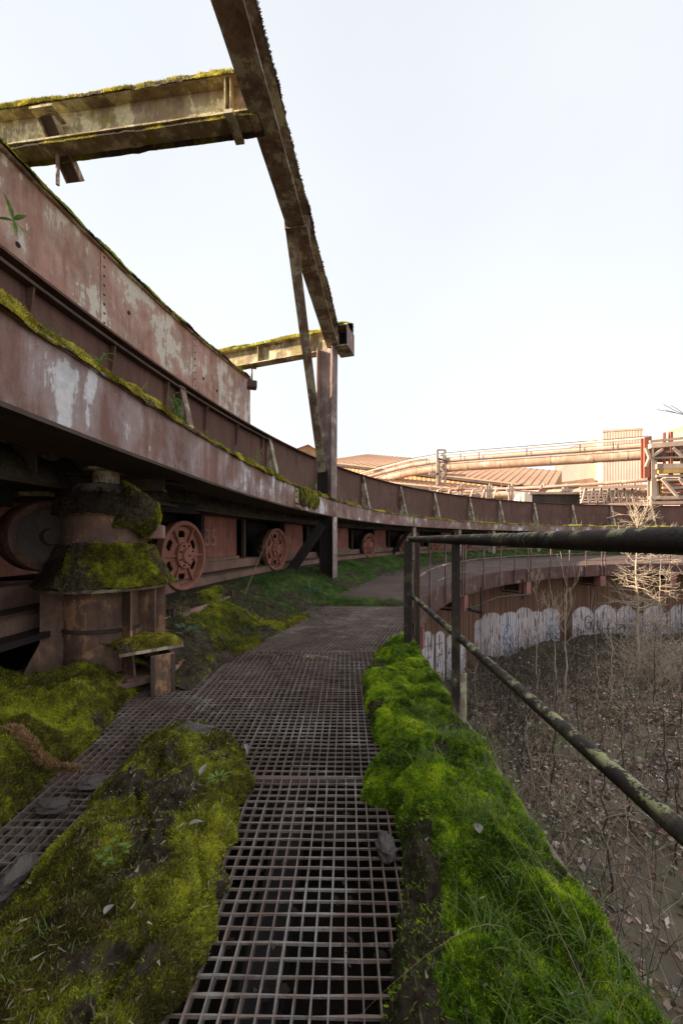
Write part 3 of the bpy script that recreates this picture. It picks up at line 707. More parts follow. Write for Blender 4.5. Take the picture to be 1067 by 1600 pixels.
def hcolumn(name, label, base, top, w, h, mat, th, group=None):
    base, top = Vector(base), Vector(top); t = thing(name, label, 'column', base, group)
    a = D(th); rad = Vector((math.cos(a), -math.sin(a), 0)); tan = Vector((math.sin(a), math.cos(a), 0))
    f = 0.02
    for s in (-1, 1):
        MB().extr(base+rad*s*(h/2-f/2), top+rad*s*(h/2-f/2), [(-w/2,-f/2),(w/2,-f/2),(w/2,f/2),(-w/2,f/2)], rad, 8, 0.0015).build('flange', mat, t)
    hw = h/2-f-0.001
    MB().extr(base, top, [(-0.008,-hw),(0.008,-hw),(0.008,hw),(-0.008,hw)], rad, 2).build('web', mat, t)
    return t
pc = ring(D(16.0), 29.08, 0)
colu = hcolumn('steel_column', 'tall mauve steel column rising from the mossy girder to the column head', (pc[0], pc[1], 2.06), (pc[0]+0.02, pc[1], ZB-0.02), 0.30, 0.40, M['column'], 24)
MB().box((pc[0]-0.08, pc[1]-0.12, 2.42), (0.11, 0.02, 0.26), az=-D(24)).build('base_gusset', M['black'], colu)
pl = ring(D(15.9), 29.02, -0.08)
lowc = hcolumn('lower_column', 'dark lower column with pale right flange, under the girder near the tall column', pl, (pl[0], pl[1], 1.62), 0.26, 0.33, M['black'], 22, 'columns under the girder')  # near-black colour stands for the shade on the web side
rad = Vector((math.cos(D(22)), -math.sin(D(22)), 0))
MB().extr(Vector(pl)+rad*0.172, Vector((pl[0], pl[1], 1.62))+rad*0.172, [(-0.125,-0.004),(0.125,-0.004),(0.125,0.004),(-0.125,0.004)], rad, 2).build('flange_face', M['column'], lowc)  # pale sheet puts the light on the right flange into colour
for th, lb in ((32.4, 'thin pale far column left of the handrail corner'), (42.6, 'dark far column seen past the handrail corner post'), (50.2, 'pale far column right of the second handrail post'), (60, 'far column behind the lit railing posts'), (70, 'farthest column on the right of the far ring')):
    pl2 = ring(D(th), 29.17, -0.02)
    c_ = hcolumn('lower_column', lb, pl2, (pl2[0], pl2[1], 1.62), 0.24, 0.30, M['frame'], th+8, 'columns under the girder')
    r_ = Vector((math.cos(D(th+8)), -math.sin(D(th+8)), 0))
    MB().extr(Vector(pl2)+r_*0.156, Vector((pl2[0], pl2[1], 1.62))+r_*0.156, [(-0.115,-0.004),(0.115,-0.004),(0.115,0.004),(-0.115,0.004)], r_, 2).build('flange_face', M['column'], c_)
def strut(name, label, p0, p1, w, h, mat, up, group=None, lip=True):
    p0, p1 = Vector(p0), Vector(p1); t = thing(name, label, 'brace', p0, group)
    b = MB().extr(p0, p1, [(-w/2,-h/2),(w/2,-h/2),(w/2,-h/2+0.012),(-w/2+0.012,-h/2+0.012),(-w/2+0.012,h/2-0.012),(w/2,h/2-0.012),(w/2,h/2),(-w/2,h/2)], up, 6, 0.001)
    b.build('channel', mat, t)
    return t
# knee brace in the plane of column and overhead beam
tp = W(453, 345, 5.75); bt = W(503, 735, 9.02)
kb = strut('knee_brace', 'long slanting channel brace from mossy girder up to overhead beam', bt, tp, 0.13, 0.16, M['frame'], (1, 0.1, 0))
MB().box(tp+Vector((0.09, -0.02, -0.02)), (0.11, 0.01, 0.10), az=1.45).build('end_plate', M['frame'], kb)
for dz_ in (-0.05, 0.05): MB().lathe([(0, 0.02), (0.018, 0.02), (0.02, 0)], tp+Vector((0.1, -0.03, dz_)), 6, (0.1, -1, 0)).build('bolt', M['soffit'], kb)
# braces at the foot of the lower columns
bp = Vector(pl); strut('foot_brace', 'dark slanting brace from lower column down to grassy bank left of it', (bp.x-1.08, bp.y-0.10, 0.05), (bp.x-0.12, bp.y-0.05, 1.45), 0.22, 0.20, M['black'], (0, 1, 0), 'foot braces')
p2 = ring(D(32.4), 29.17, 0); strut('foot_brace', 'slanting brace far off, left of handrail corner post', (p2[0]-0.95, p2[1]+0.5, 0.2), (p2[0]-0.1, p2[1], 1.5), 0.16, 0.16, M['black'], (0, 1, 0), 'foot braces')

# ================================================================== PEDESTAL
PX, PY = -1.90, 3.22
ped = thing('roller_pedestal', 'rusty drum pedestal with mossy skirt standing under the girder at left', 'pedestal', (PX, PY, 0.0))
L = lambda prof, n=40: MB().lathe(prof, (PX, PY, 0), n)
L([(0.30, 0.10), (0.295, 0.30), (0.30, 0.72)]).build('lower_drum', M['pedestal'], ped, True)
L([(0.0, 0.725), (0.455, 0.72), (0.465, 0.735), (0.455, 0.75), (0.0, 0.752)], 48).build('collar', M['frame'], ped, True)
L([(0.455, 0.75), (0.44, 0.80), (0.36, 0.94), (0.315, 1.03), (0.30, 1.04)], 48).build('skirt', M['mud'], ped, True)
L([(0.302, 1.0), (0.295, 1.16), (0.30, 1.30), (0.288, 1.32)]).build('upper_drum', M['pedestal'], ped, True)
L([(0.325, 1.30), (0.315, 1.36), (0.27, 1.47), (0.20, 1.53), (0.0, 1.54)], 48).build('cap', M['mud'], ped, True)
L([(0.0, 1.53), (0.10, 1.53), (0.095, 1.64), (0.16, 1.645), (0.16, 1.665)], 24).build('spindle', M['frame'], ped, True)
L([(0.34, 0.10), (0.60, 0.095), (0.60, 0.06), (0.0, 0.06)], 48).build('base_flange', M['pedestal'], ped, True)
for deg in (-10, 18, -38, 190, 230, 150):
    a = D(deg); e = Vector((math.cos(a), math.sin(a), 0)); s = Vector((-math.sin(a), math.cos(a), 0)); c = Vector((PX, PY, 0)); vs = []
    for k in (-0.008, 0.008):
        for (r, z) in ((0.29, 0.10), (0.50 if abs(deg) < 45 else 0.56, 0.10), (0.44, 0.35), (0.44, 0.717), (0.29, 0.717)): vs.append(c+e*r+s*k+Vector((0, 0, z)))
    MB().add(vs, [(0,1,2,3,4),(9,8,7,6,5)]+[(i, (i+1) % 5, (i+1) % 5+5, i+5) for i in range(5)]).build('fin', M['pedestal'], ped)
# step box on the pedestal's right
bx0 = Vector((PX+0.47, PY-0.27, 0.12)); axb = (Vector((0.75, 0.66, 0)).normalized(), Vector((-0.66, 0.75, 0)).normalized(), Vector((0, 0, 1)))
MB().box(bx0+Vector((-0.06, 0.09, 0.17)), (0.22, 0.17, 0.012), axb).build('step_plate', M['frame'], ped)
MB().box(bx0-axb[1]*0.165+axb[0]*0.05, (0.08, 0.01, 0.155), axb).build('box_side', M['pedestal'], ped)
MB().box(bx0+axb[0]*0.13+Vector((0, 0, 0)), (0.01, 0.16, 0.155), axb).build('box_side', M['soffit'], ped)
MB().box((PX+0.40, PY-0.02, 1.16), (0.075, 0.05, 0.055), az=0.3).build('lug', M['kerb'], ped, bevel=0.01)
for k in range(14):
    a = D(-120+k*24); MB().lathe([(0, 0.02), (0.016, 0.02), (0.018, 0.0)], (PX+0.57*math.cos(a), PY+0.57*math.sin(a), 0.097), 6).build('bolt', M['soffit'], ped)
MB().lathe([(0.300, 0.40), (0.312, 0.405), (0.312, 0.425), (0.300, 0.43)], (PX, PY, 0), 40).build('weld_band', M['soffit'], ped, True)
MB().lathe([(0.296, 1.285), (0.318, 1.29), (0.318, 1.315), (0.296, 1.32)], (PX, PY, 0), 40).build('lip', M['frame'], ped, True)
for k in (-1, 1): MB().box(bx0-axb[1]*0.178+axb[0]*(0.05+0.07*k), (0.014, 0.006, 0.15), axb).build('corner_angle', M['soffit'], ped)
# moss on the pedestal
def pedfn(u, v):
    a = D(-100)+u*D(150); e = (0.55+0.45*np.sin(np.clip((u-0.05)/0.9, 0, 1)*PI))
    r = 0.47-0.17*v+0.03+0.045*e*fbm(a*3, v*3, 1, 3); z = 0.752+0.32*v**1.2+(fbm(a*6, v*4, 2, 3)-0.5)*0.05
    return np.stack([PX+r*np.cos(a), PY+r*np.sin(a), z], -1)
moss('moss_skirt', 'olive moss skirt round the pedestal above its collar', pedfn, 220, 60, 90000, 'olive', 'brown', 0.50, 0.011, 0.005, 5, psc=2.0)
def crustA(u, v):
    a = u*2*PI; r = 0.472-0.165*v+0.03*fbm(np.cos(a)*9, np.sin(a)*9, v*7, 4); z = 0.75+0.31*v**1.15+(fbm(np.cos(a)*12, np.sin(a)*12, v*9, 3)-0.5)*0.03
    return np.stack([PX+r*np.cos(a), PY+r*np.sin(a), z], -1)
moss('dirt_crust', 'dark fibrous dirt crust all round the pedestal skirt', crustA, 260, 50, 20000, 'brown', 'brown', 0.0, 0.012, 0.006, 15, psc=2.0)
def crustB(u, v):
    a = u*2*PI; r = 0.335*np.sqrt(np.clip(1-(v*0.97)**2.2, 0, 1))+0.03*fbm(np.cos(a)*8, np.sin(a)*8, v*7, 4); z = 1.29+0.25*v+(fbm(np.cos(a)*12, np.sin(a)*12, v*9, 3)-0.5)*0.03
    return np.stack([PX+r*np.cos(a), PY+r*np.sin(a), z], -1)
moss('dirt_crust', 'dark ragged dirt crust on the pedestal cap under the girder', crustB, 220, 40, 20000, 'brown', 'brown', 0.0, 0.014, 0.007, 17, psc=2.0)
def ped2(u, v):
    a = D(-12)+(u-0.5)*D(84)*(1.0-0.55*v+0.25*np.sin(v*9+1)*0.4); t = v
    r = 0.29+0.075*np.sin(np.clip(t, 0, 0.999)*PI)**0.6+0.05*fbm(a*5, t*4, 1, 4); z = 1.14+0.37*t+0.02*np.sin(a*7)+0.05*np.cos(u*PI); r = r-0.2*np.clip(t-0.75, 0, 1)*2
    r = r*(0.74+0.38*np.sin(np.clip(u, 0.001, 0.999)*PI)**0.55)
    return np.stack([PX+0.02+r*np.cos(a), PY+r*np.sin(a), z], -1)
moss('moss_clump', 'thick moss clump hanging on the right shoulder of the pedestal', ped2, 160, 70, 90000, 'olive', 'brown', 0.38, 0.012, 0.005, 8)
def ped3(u, v):
    p = np.array(bx0)+np.array([-0.06, 0.09, 0.185]); x = (u-0.5)*0.44; y = (v-0.5)*0.34
    h = 0.055*np.sqrt(np.clip(1-(2*u-1)**4, 0, 1)*np.clip(1-(2*v-1)**4, 0, 1))*(0.5+fbm(u*4, v*4, 3, 3))
    return np.stack([p[0]+x*axb[0].x+y*axb[1].x, p[1]+x*axb[0].y+y*axb[1].y, p[2]+h], -1)
moss('moss_cushion', 'moss cushion on the step plate at the pedestal foot', ped3, 90, 70, 90000, 'yellow', 'brown', 0.46, 0.011, 0.004, 12)

# dark gear under the girder, left
g = thing('undergirder_gear', 'near-black beams and posts under the girder at the left edge', 'machinery', (-2.9, 3.6, 1.5))
MB().ibeam((-3.9, 3.05, 1.585), (-1.55, 3.5, 1.585), 0.16, 0.13).build('cross_joist', M['soffit'], g)
MB().ibeam((-3.6, 2.3, 1.50), (-1.9, 5.2, 1.50), 0.18, 0.14).build('cross_joist', M['black'], g)
MB().ibeam((-2.20, 2.62, 0.2), (-2.20, 2.62, 1.60), 0.16, 0.16, up=(1, 0, 0)).build('post', M['black'], g) if False else None
MB().ibeam((-2.62, 3.05, 1.35), (-2.62, 3.05, 1.95), 0.12, 0.14, up=(1, 0, 0)).build('post', M['black'], g)
MB().lathe([(0.0, 1.60), (0.24, 1.60), (0.25, 1.62), (0.2, 1.66), (0, 1.66)], (-1.75, 3.75, 0), 28).build('disc', M['black'], g, True)
MB().box((-2.95, 3.3, 1.50), (0.5, 0.05, 0.035), az=0.15).build('rail_bar', M['frame_lichen'], g)
ra = thing('red_rail_angle', 'red sloping angle bar in front of the plain roller at left edge', 'angle bar', (-3.1, 3.7, 0.7))
MB().extr((-4.2, 3.35, 0.64), (-2.62, 3.60, 0.70), [(-0.09,-0.01),(0.09,-0.01),(0.09,0.01),(-0.09,0.01)], (0, 0.5, 1), 3).build('flange', M['kerb'], ra)
MB().extr((-4.2, 3.28, 0.58), (-2.66, 3.53, 0.64), [(-0.01,-0.075),(0.01,-0.075),(0.01,0.075),(-0.01,0.075)], (0, 0, 1), 3).build('leg_plate', M['wheel'], ra)
MB().box((-3.9, 5.0, 1.05), (0.9, 0.02, 0.42), az=-0.2).build('back_plate', M['bogie'], ra)

# ================================================================== WALKWAY GRATINGS
def clip(poly, p, d):
    lo, hi = -1e9, 1e9; n = len(poly)
    for i in range(n):
        a = poly[i]; c = poly[(i+1) % n]; e = (c[0]-a[0], c[1]-a[1]); nx, ny = -e[1], e[0]   # inside is left of ccw edge
        den = nx*d[0]+ny*d[1]; num = nx*(a[0]-p[0])+ny*(a[1]-p[1])
        if abs(den) < 1e-9:
            if num > 0: return None
            continue
        t = num/den
        if den > 0: lo = max(lo, t)
        else: hi = min(hi, t)
    return (lo, hi) if hi-lo > 0.03 else None
def grating(label, poly, ang, s=0.0418, z=0.0, o=(0, 0)):
    cx = sum(p[0] for p in poly)/len(poly); cy = sum(p[1] for p in poly)/len(poly)
    t = thing('grating_panel', label, 'floor grating', (cx, cy, z), 'walkway grating panels')
    sa, ca = math.sin(ang), math.cos(ang); dy = (sa, ca); dx = (ca, -sa)
    for nm, d, e, hgt, dz in (('bearing_bars', dy, dx, 0.030, 0.0), ('cross_bars', dx, dy, 0.007, -0.0006)):
        b = MB()
        for i in range(-110, 110):
            p = (o[0]+e[0]*i*s, o[1]+e[1]*i*s); r = clip(poly, p, d)
            if not r: continue
            q0 = (p[0]+d[0]*r[0], p[1]+d[1]*r[0], z-hgt/2+dz); q1 = (p[0]+d[0]*r[1], p[1]+d[1]*r[1], z-hgt/2+dz)
            nseg = max(2, int((r[1]-r[0])/0.12))
            b.extr(q0, q1, [(-0.0028,-hgt/2),(0.0028,-hgt/2),(0.0022,hgt/2),(-0.0022,hgt/2)], (0, 0, 1), nseg, 0.0015)
        tag(b.build(nm, M['grate'], t), kind='stuff')
    for i in range(len(poly)):
        a = poly[i]; c = poly[(i+1) % len(poly)]
        MB().bar((a[0], a[1], z-0.017), (c[0], c[1], z-0.017), 0.006, 0.033).build('edge_bar', M['grate'], t)
k1, k2 = 1.842, 3.93
grating('nearest grating panel at the bottom between the two moss banks', [(-1.035, 0.25), (0.655, 0.25), (0.655, k1-0.006), (-1.035, k1-0.006)], 0.011)
grating('long middle grating panel reaching from first cross joint to second', [(-1.035, k1+0.004), (0.655, k1+0.004), (0.655, k2-0.006), (-1.035, k2-0.006)], 0.011, o=(0.01, k1+0.01))
grating('narrow grating strip along the left side in front of the pedestal', [(-1.56, 0.4), (-1.045, 0.4), (-1.045, k2-0.01), (-1.56, k2-0.01)], 0.0, o=(-1.045, 0.4), z=-0.004)
grating('far skewed grating panel before the grassy strip and lower column', [(-1.55, k2+0.005), (0.70, k2+0.005), (1.12, 6.62), (-1.45, 6.62)], D(17), o=(0, k2), z=-0.002)
sup = thing('walkway_beams', 'dark steel joists under the walkway gratings', 'support beams', (-0.4, 3, -0.2))
for (x, w) in ((-1.04, 0.12), (0.60, 0.12), (-0.22, 0.10)):
    MB().ibeam((x, 0.1, -0.15), (x+0.02, 3.9 if x < 0 else 3.9, -0.15), w, 0.2).build('joist', M['black'], sup)
for y in (0.35, k1, k2, 6.6):
    MB().ibeam((-1.6, y, -0.36), (0.66 if y < 5 else 1.1, y, -0.36), 0.1, 0.2).build('joist', M['black'], sup)
ek = thing('edge_kerb', 'rusty edge plate along the mossy right side of the walkway', 'edge plate', (0.70, 2, -0.1))
MB().box((0.715, 2.0, -0.12), (0.006, 2.0, 0.16)).build('side_plate', M['fascia'], ek)
MB().bar((0.70, 0.2, 0.035), (0.735, 4.05, 0.04), 0.03, 0.008).build('top_angle', M['grate'], ek)
MB().bar((0.72, 4.05, -0.03), (1.12, 6.6, -0.03), 0.02, 0.14).build('side_plate', M['fascia'], ek)

# ================================================================== HANDRAIL (near)
def LA(p0, p1, w, t=0.008, az=0.0):
    c, s = math.cos(az), math.sin(az)
    P = [(0,0),(w,0),(w,t),(t,t),(t,w),(0,w)]
    return MB().extr(p0, p1, P, (s, c, 0), 6, 0.001)
hr = thing('handrail', 'dark tube handrail with yellow lichen along the right side of the walkway', 'handrail', (0.66, 3.72, 0))
def wav(p0, p1, n, amp=0.004):
    p0, p1 = Vector(p0), Vector(p1); return [p0.lerp(p1, i/n)+Vector((random.uniform(-amp, amp), 0, random.uniform(-amp, amp))) for i in range(n+1)]
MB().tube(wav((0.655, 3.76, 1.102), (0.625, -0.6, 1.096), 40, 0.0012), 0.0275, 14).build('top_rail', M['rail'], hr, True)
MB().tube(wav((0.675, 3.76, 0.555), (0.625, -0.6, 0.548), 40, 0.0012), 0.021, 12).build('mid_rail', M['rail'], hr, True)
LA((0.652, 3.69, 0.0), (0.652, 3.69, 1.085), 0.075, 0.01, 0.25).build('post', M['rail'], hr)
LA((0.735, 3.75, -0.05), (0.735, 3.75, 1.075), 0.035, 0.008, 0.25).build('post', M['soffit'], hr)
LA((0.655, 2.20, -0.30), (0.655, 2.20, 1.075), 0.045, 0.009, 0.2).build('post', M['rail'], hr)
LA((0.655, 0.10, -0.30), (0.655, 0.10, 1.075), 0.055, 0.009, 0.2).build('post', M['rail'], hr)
MB().box((0.678, 2.235, -0.15), (0.022, 0.006, 0.5)).build('post_stub', M['frame'], hr)

# ================================================================== PIT WALL, DECK EDGE, FAR RAILING
pw = thing('pit_wall', 'rust-brown planked pit wall with faded white bubble graffiti under the far deck edge', 'wall', pit(D(40), 17.3, -3.5))
def build_pitwall():
    R0 = 17.3; step = D(0.47); a0 = D(8); nP = int(D(118-8)/step)
    zs = np.concatenate([np.linspace(-4.2, -3.5, 6), np.linspace(-3.45, -0.42, 100)])
    k = [0.02, 0.06, 0.2, 0.4, 0.6, 0.8, 0.94, 0.98]; dr = [0.03, 0, 0, 0, 0, 0, 0, 0.03]
    TH = []; RR = []; IDS = []
    for i in range(nP):
        off = random.uniform(-0.008, 0.008)
        for kk, d in zip(k, dr): TH.append(a0+(i+kk)*step); RR.append(R0+d+off); IDS.append(i)
    TH = np.array(TH); RR = np.array(RR); IDS = np.array(IDS)
    T, Z = np.meshgrid(TH, zs, indexing='ij'); R = np.repeat(RR[:, None], len(zs), 1)
    X = PC[0]-R*np.cos(T); Y = PC[1]+R*np.sin(T)
    px = CX+FPX*X/Y; py = HZ+FPX*(1.1-Z)/Y
    s = T*17.3
    # rusty wood/steel base
    g = fbm(s*9, Z*0.8, 2, 4); g2 = fbm(s*1.2, Z*1.2, 5, 4); pid = _h(IDS*7+3, IDS*0, IDS*0)[:, None]
    base = np.array([0.215, 0.120, 0.082])[None, None]*(0.55+0.55*g[..., None]+0.35*pid[..., None])
    yel = np.clip((g2-0.5)*3, 0, 1)[..., None]; base = base*(1-yel*0.5)+np.array([0.25, 0.165, 0.09])*yel*0.5
    groove = (RR > R0+0.02)[:, None, None]; base = base*np.where(groove, 0.35, 1.0)
    foot_dark = np.clip((-2.7-Z)/1.0, 0, 1)[..., None]; base = base*(1-0.35*foot_dark)  # wall colour gets darker towards its foot
    white = np.zeros_like(px); black = np.zeros_like(px); blue = np.zeros_like(px); clean = np.zeros_like(px)
    def bubble(x0, x1, top, bot, rr=None, op=1.0, line=0.0):
        nonlocal white, black
        w = (x1-x0)/2; cx = (x0+x1)/2; hcap = rr or w*1.15
        dx = np.abs(px-cx)/w; ytop = top+hcap*(1-np.sqrt(np.clip(1-dx**2, 0, 1)))
        ins = (dx < 1) & (py > ytop) & (py < bot+4*(fbm(px/9, py*0, 1, 3)-0.5)*3)
        white = np.where(ins, np.maximum(white, op), white)
        if line:
            e = np.minimum(np.minimum((1-dx)*w, py-ytop), 99); edge = ins & (e < line) ; black = np.where(edge, 0.9, black)
    def stroke(pts, wd, c='k'):
        nonlocal black, blue
        for (x0, y0), (x1, y1) in zip(pts[:-1], pts[1:]):
            L2 = (x1-x0)**2+(y1-y0)**2+1e-9; t = np.clip(((px-x0)*(x1-x0)+(py-y0)*(y1-y0))/L2, 0, 1)
            d = np.hypot(px-x0-t*(x1-x0), py-y0-t*(y1-y0)); m = d < wd/2
            if c == 'k': black = np.where(m, 0.9, black)
            else: blue = np.where(m, 0.8, blue)
    # left pair of outlined bubbles
    for x0, x1, tp in ((644, 657.5, 992), (658, 678.5, 985), (679.5, 695.5, 985), (696.5, 714, 990), (715, 728, 1000)): bubble(x0, x1, tp, 1068, 12, 1.0, 1.3)
    for cx, cy in ((668, 1004), (686, 1000)): stroke([(cx, cy-8), (cx, cy+14)], 1.6); stroke([(cx-5, cy+7), (cx+6, cy+4)], 1.6); stroke([(cx-4, cy+26), (cx+5, cy+22)], 1.6); stroke([(cx, cy+20), (cx-2, cy+42)], 1.6)
    stroke([(703, 1012), (697, 1030)], 1.6); stroke([(700, 1022), (706, 1018)], 1.6)
    # long faded block
    for x0, x1, tp in ((741, 757, 968), (753, 783, 957), (781, 812, 956), (806, 832, 949), (826, 852, 955), (845, 874, 950)): bubble(x0, x1, tp, 1024 if x0 < 800 else 1012, 10, 0.85)
    for x0, x1, y0, y1 in ((785, 800, 975, 1022), (856, 872, 976, 1006)):
        ins = (px > x0) & (px < x1) & (py > y0) & (py < y1); nz = vnoise(px/2.2, py/3.5, 4)
        blue = np.where(ins & (nz > 0.55), 0.55, blue)
        clean = np.where((px > x0-2) & (px < x1+2) & (py > 953) & (py < y1+3), 1, clean)
    stroke([(742, 985), (750, 980), (744, 992)], 1.2, 'b')
    # right outlined bubbles
    for x0, x1, tp in ((892.5, 928, 947), (927, 963, 944), (962, 994, 945), (1003, 1043, 945), (1042, 1085, 943), (1084, 1120, 946), (1122, 1160, 948)): bubble(x0, x1, tp, 1006, 20, 0.95, 1.1)
    bubble(990, 1010, 962, 1006, 8, 0.8)
    stroke([(923, 965), (918, 962), (914, 966), (913, 974), (915, 981), (920, 983), (923, 979), (923, 973), (918, 973)], 2.0)
    stroke([(943, 950), (941, 971)], 1.7)
    stroke([(939, 983), (953, 982)], 1.5); stroke([(939, 983), (944, 996), (953, 982)], 1.8)
    stroke([(961, 976), (976, 975), (962, 985)], 1.6); stroke([(961, 990), (974, 989), (961, 1000)], 1.6)
    stroke([(1038, 955), (1042, 966), (1040, 980)], 3.0)
    fade = np.clip(0.50+1.1*fbm(s*3, Z*1.5, 9, 4)+0.2*clean, 0, 1)*np.clip((fbm(s*14, Z*3, 3, 3)-0.22)*5, 0, 1)
    wcol = np.array([0.70, 0.635, 0.64])[None, None]*(0.80+0.35*g[..., None]); wcol = wcol*(0.74+0.5*vnoise(px/30, py*0+2.0, 3)[..., None])*np.array([1.0, 0.97, 0.98]); wcol = np.where(clean[..., None] > 0, np.array([0.74, 0.75, 0.82]), wcol)
    wcol = wcol*np.where(groove, 0.45, 1)
    a = (white*fade)[..., None]; col = base*(1-a)+wcol*a
    a = (black*(white > 0))[..., None]*0.85; col = col*(1-a)+np.array([0.045, 0.036, 0.04])*a
    a = blue[..., None]; col = col*(1-a)+np.array([0.16, 0.22, 0.36])*a
    V = np.stack([X, Y, Z], -1).reshape(-1, 3); n, m = T.shape; idx = np.arange(n*m).reshape(n, m)
    F = np.stack([idx[:-1, :-1], idx[1:, :-1], idx[1:, 1:], idx[:-1, 1:]], -1).reshape(-1, 4)
    mat = vcol_mat('painted_planks', 0.9, bumpsc=25, noise_amt=0.35)
    me = mesh_np('plank', V-np.array(pw.location), F, mat, False, {'tint': col.reshape(-1, 3)})
    tag(link('plank', me, pw), kind='stuff')
build_pitwall()
MB().sweep([(17.22, -0.62), (17.29, -0.62), (17.29, -0.45), (17.22, -0.45)], 8, 118, 1, pit).build('waling', M['soffit'], pw)

de = thing('deck_edge', 'rusty channel along the far deck edge with flaked white paint and pink beam ends', 'edge channel', pit(D(40), PR, -0.4))
MB().sweep([(PR+0.0, -0.42), (PR+0.02, -0.42), (PR+0.02, 0.03), (PR+0.0, 0.03)], 16.5, 118, 0.8, pit).build('channel_web', M['fascia'], de)
MB().sweep([(PR-0.03, -0.44), (PR+0.16, -0.44), (PR+0.16, -0.425), (PR-0.03, -0.425)], 16.5, 118, 0.8, pit, wob=0.003).build('channel_flange', M['fascia'], de)
MB().sweep([(PR+0.15, -0.12), (17.6, -0.12), (17.6, -0.1), (PR+0.15, -0.1)], 16.5, 118, 1, pit).build('deck_underside', M['black'], de)
ends_px = [660, 727, 825, 941, 1050, 1150]
for x in ends_px:
    t_, th = ray_circle(x, PR-0.0, PC); a = D(th)
    MB().box(pit(a, PR+0.03+0.1, -0.66), (0.15, 0.16 if x > 700 else 0.1, 0.215), az=-a).build('beam_end', M['pink_end'], de)
    MB().box(pit(a, 16.92, -0.62), (0.33, 0.02, 0.2), az=-a).build('beam_web', M['soffit'], de)
    MB().box(pit(a, 16.92, -0.89), (0.42, 0.10, 0.015), az=-a).build('beam_flange', M['soffit'], de)
# far railing
frl = thing('far_railing', 'long row of slim railing posts with two rails along the far deck edge', 'railing', pit(D(30), PR-0.05, 0))
pxs = [650, 673, 697, 723, 727, 756, 782, 804, 825, 829, 860, 890, 915, 940, 945, 981, 1017, 1046, 1078, 1110, 1150, 1190]
for x in pxs:
    t_, th = ray_circle(x, PR-0.06, PC); a = D(th); p = Vector(pit(a, PR-0.06, -0.40)); q = Vector(pit(a, PR-0.06, 1.08))
    lean = Vector((random.uniform(-0.02, 0.02), 0, 0))
    MB().extr(p, q+lean, [(-0.03,-0.004),(0.03,-0.004),(0.03,0.004),(0.004,0.004),(0.004,0.035),(-0.004,0.035),(-0.004,0.004),(-0.03,0.004)], (-math.cos(a), math.sin(a), 0), 3).build('post', M['far_rail'], frl)
t0 = ray_circle(650, PR-0.07, PC)[1]; t1 = ray_circle(945, PR-0.07, PC)[1]
for z, r, e in ((0.52, 0.02, t1), (1.07, 0.022, 118), (0.22, 0.012, 118)):
    tt = np.linspace(14 if z > 0.3 else t0+10, e, 60)
    MB().tube([pit(D(a), PR-0.07, z+(random.uniform(-0.008, 0.008))) for a in tt], r, 6).build('rail', M['far_rail'], frl, True)
# old pipework on the pit wall
pp = thing('wall_pipe', 'bent rusty pipe hanging on the pit wall under the deck between beam ends', 'pipe', pit(D(38), 17, -1))
MB().tube([W(728, 952, 11.0), W(745, 947, 11.3), W(775, 934, 12.2), W(800, 931, 12.8), W(829, 929, 13.4)], 0.03, 8).build('tube', M['soffit'], pp, True)
MB().tube([W(733, 952, 11.0), W(745, 955, 11.2), W(752, 957, 11.3)], 0.05, 8).build('elbow', M['black'], pp, True)
MB().bar(W(751, 917, 11.1), W(751, 965, 11.1), 0.04, 0.04, (0, 1, 0)).build('hanger', M['black'], pp)
MB().bar(W(816, 905, 13.2), W(816, 936, 13.2), 0.05, 0.05, (0, 1, 0)).build('hanger', M['black'], pp)
#PART3
# ================================================================== MOSS AND PLANTS NEAR THE CAMERA
def interp(v, xs, ys): return np.interp(v, xs, ys)
# right moss bank
YB = [0.25, 0.9, 1.2, 1.35, 1.6, 1.68, 1.82, 1.97, 2.2, 2.47, 3.0, 3.5, 3.87, 4.2, 4.45]
XL = [0.13, 0.12, 0.14, 0.22, 0.245, 0.10, 0.12, 0.245, 0.19, 0.165, 0.15, 0.28, 0.42, 0.56, 0.66]
def rightbank(u, v):
    y = 0.25+v*4.2; xl = interp(y, YB, XL)+(fbm(y*9, y*0, 3, 5)-0.5)*0.11; xr = np.interp(y, [0, 3.6, 4.45], [0.735, 0.735, 0.745])+(fbm(y*14, y*0, 8, 3)-0.5)*0.04
    x = xl+(xr-xl)*u
    sh = np.clip(1-np.abs(2*u-1)**3.2, 0, 1)**0.55
    h = 0.015+sh*(0.05+0.10*fbm(x*4.5, y*4.5, 1, 3)+0.055*(fbm(x*13, y*13, 2, 3)-0.3))*np.clip((4.6-y)/0.8, 0, 1)**0.5
    lump = np.abs(np.sin(x*11+3*fbm(x*4, y*4, 7, 2)*3)*np.sin(y*7+2.2*fbm(x*3, y*3, 9, 2)*3))**0.5
    h = h*(0.72+0.42*lump)
    drop = np.where(u > 0.93, -(u-0.93)/0.07*0.10, 0)+np.where(u < 0.05, -(0.05-u)/0.05*0.02, 0)
    h = h-0.035*np.clip(1.2-((x-0.225-0.03*np.sin(y*9))/0.045)**2-((y-1.24)/0.17)**2, 0, 1)
    jx = (fbm(x*40, y*40, 4, 2)-0.5)*0.012
    return np.stack([x+jx, y, h+drop+0.006*(vnoise(x*160, y*160)-0.5)], -1)
def rb_bare(X, Y, Z, u, v):
    q = 1.25-((X-0.225-0.03*np.sin(Y*9))/0.045)**2-((Y-1.24)/0.17)**2+(fbm(X*14, Y*14, 1, 3)-0.5)*1.6
    f = (1.55-Y)*6*np.clip((0.21-u+(fbm(Y*9, Y*0, 4, 3)-0.5)*0.12)/0.03, 0, 1)
    return np.maximum(q*3, f)
moss('moss_bank', 'vivid green moss bank along the right edge of the walkway', rightbank, 150, 900, 105000, 'bright', 'brown', 0.395, 0.0115, 0.0042, 0.0, nsc=8, psc=4.5, dry=0.06, bare_fn=rb_bare)
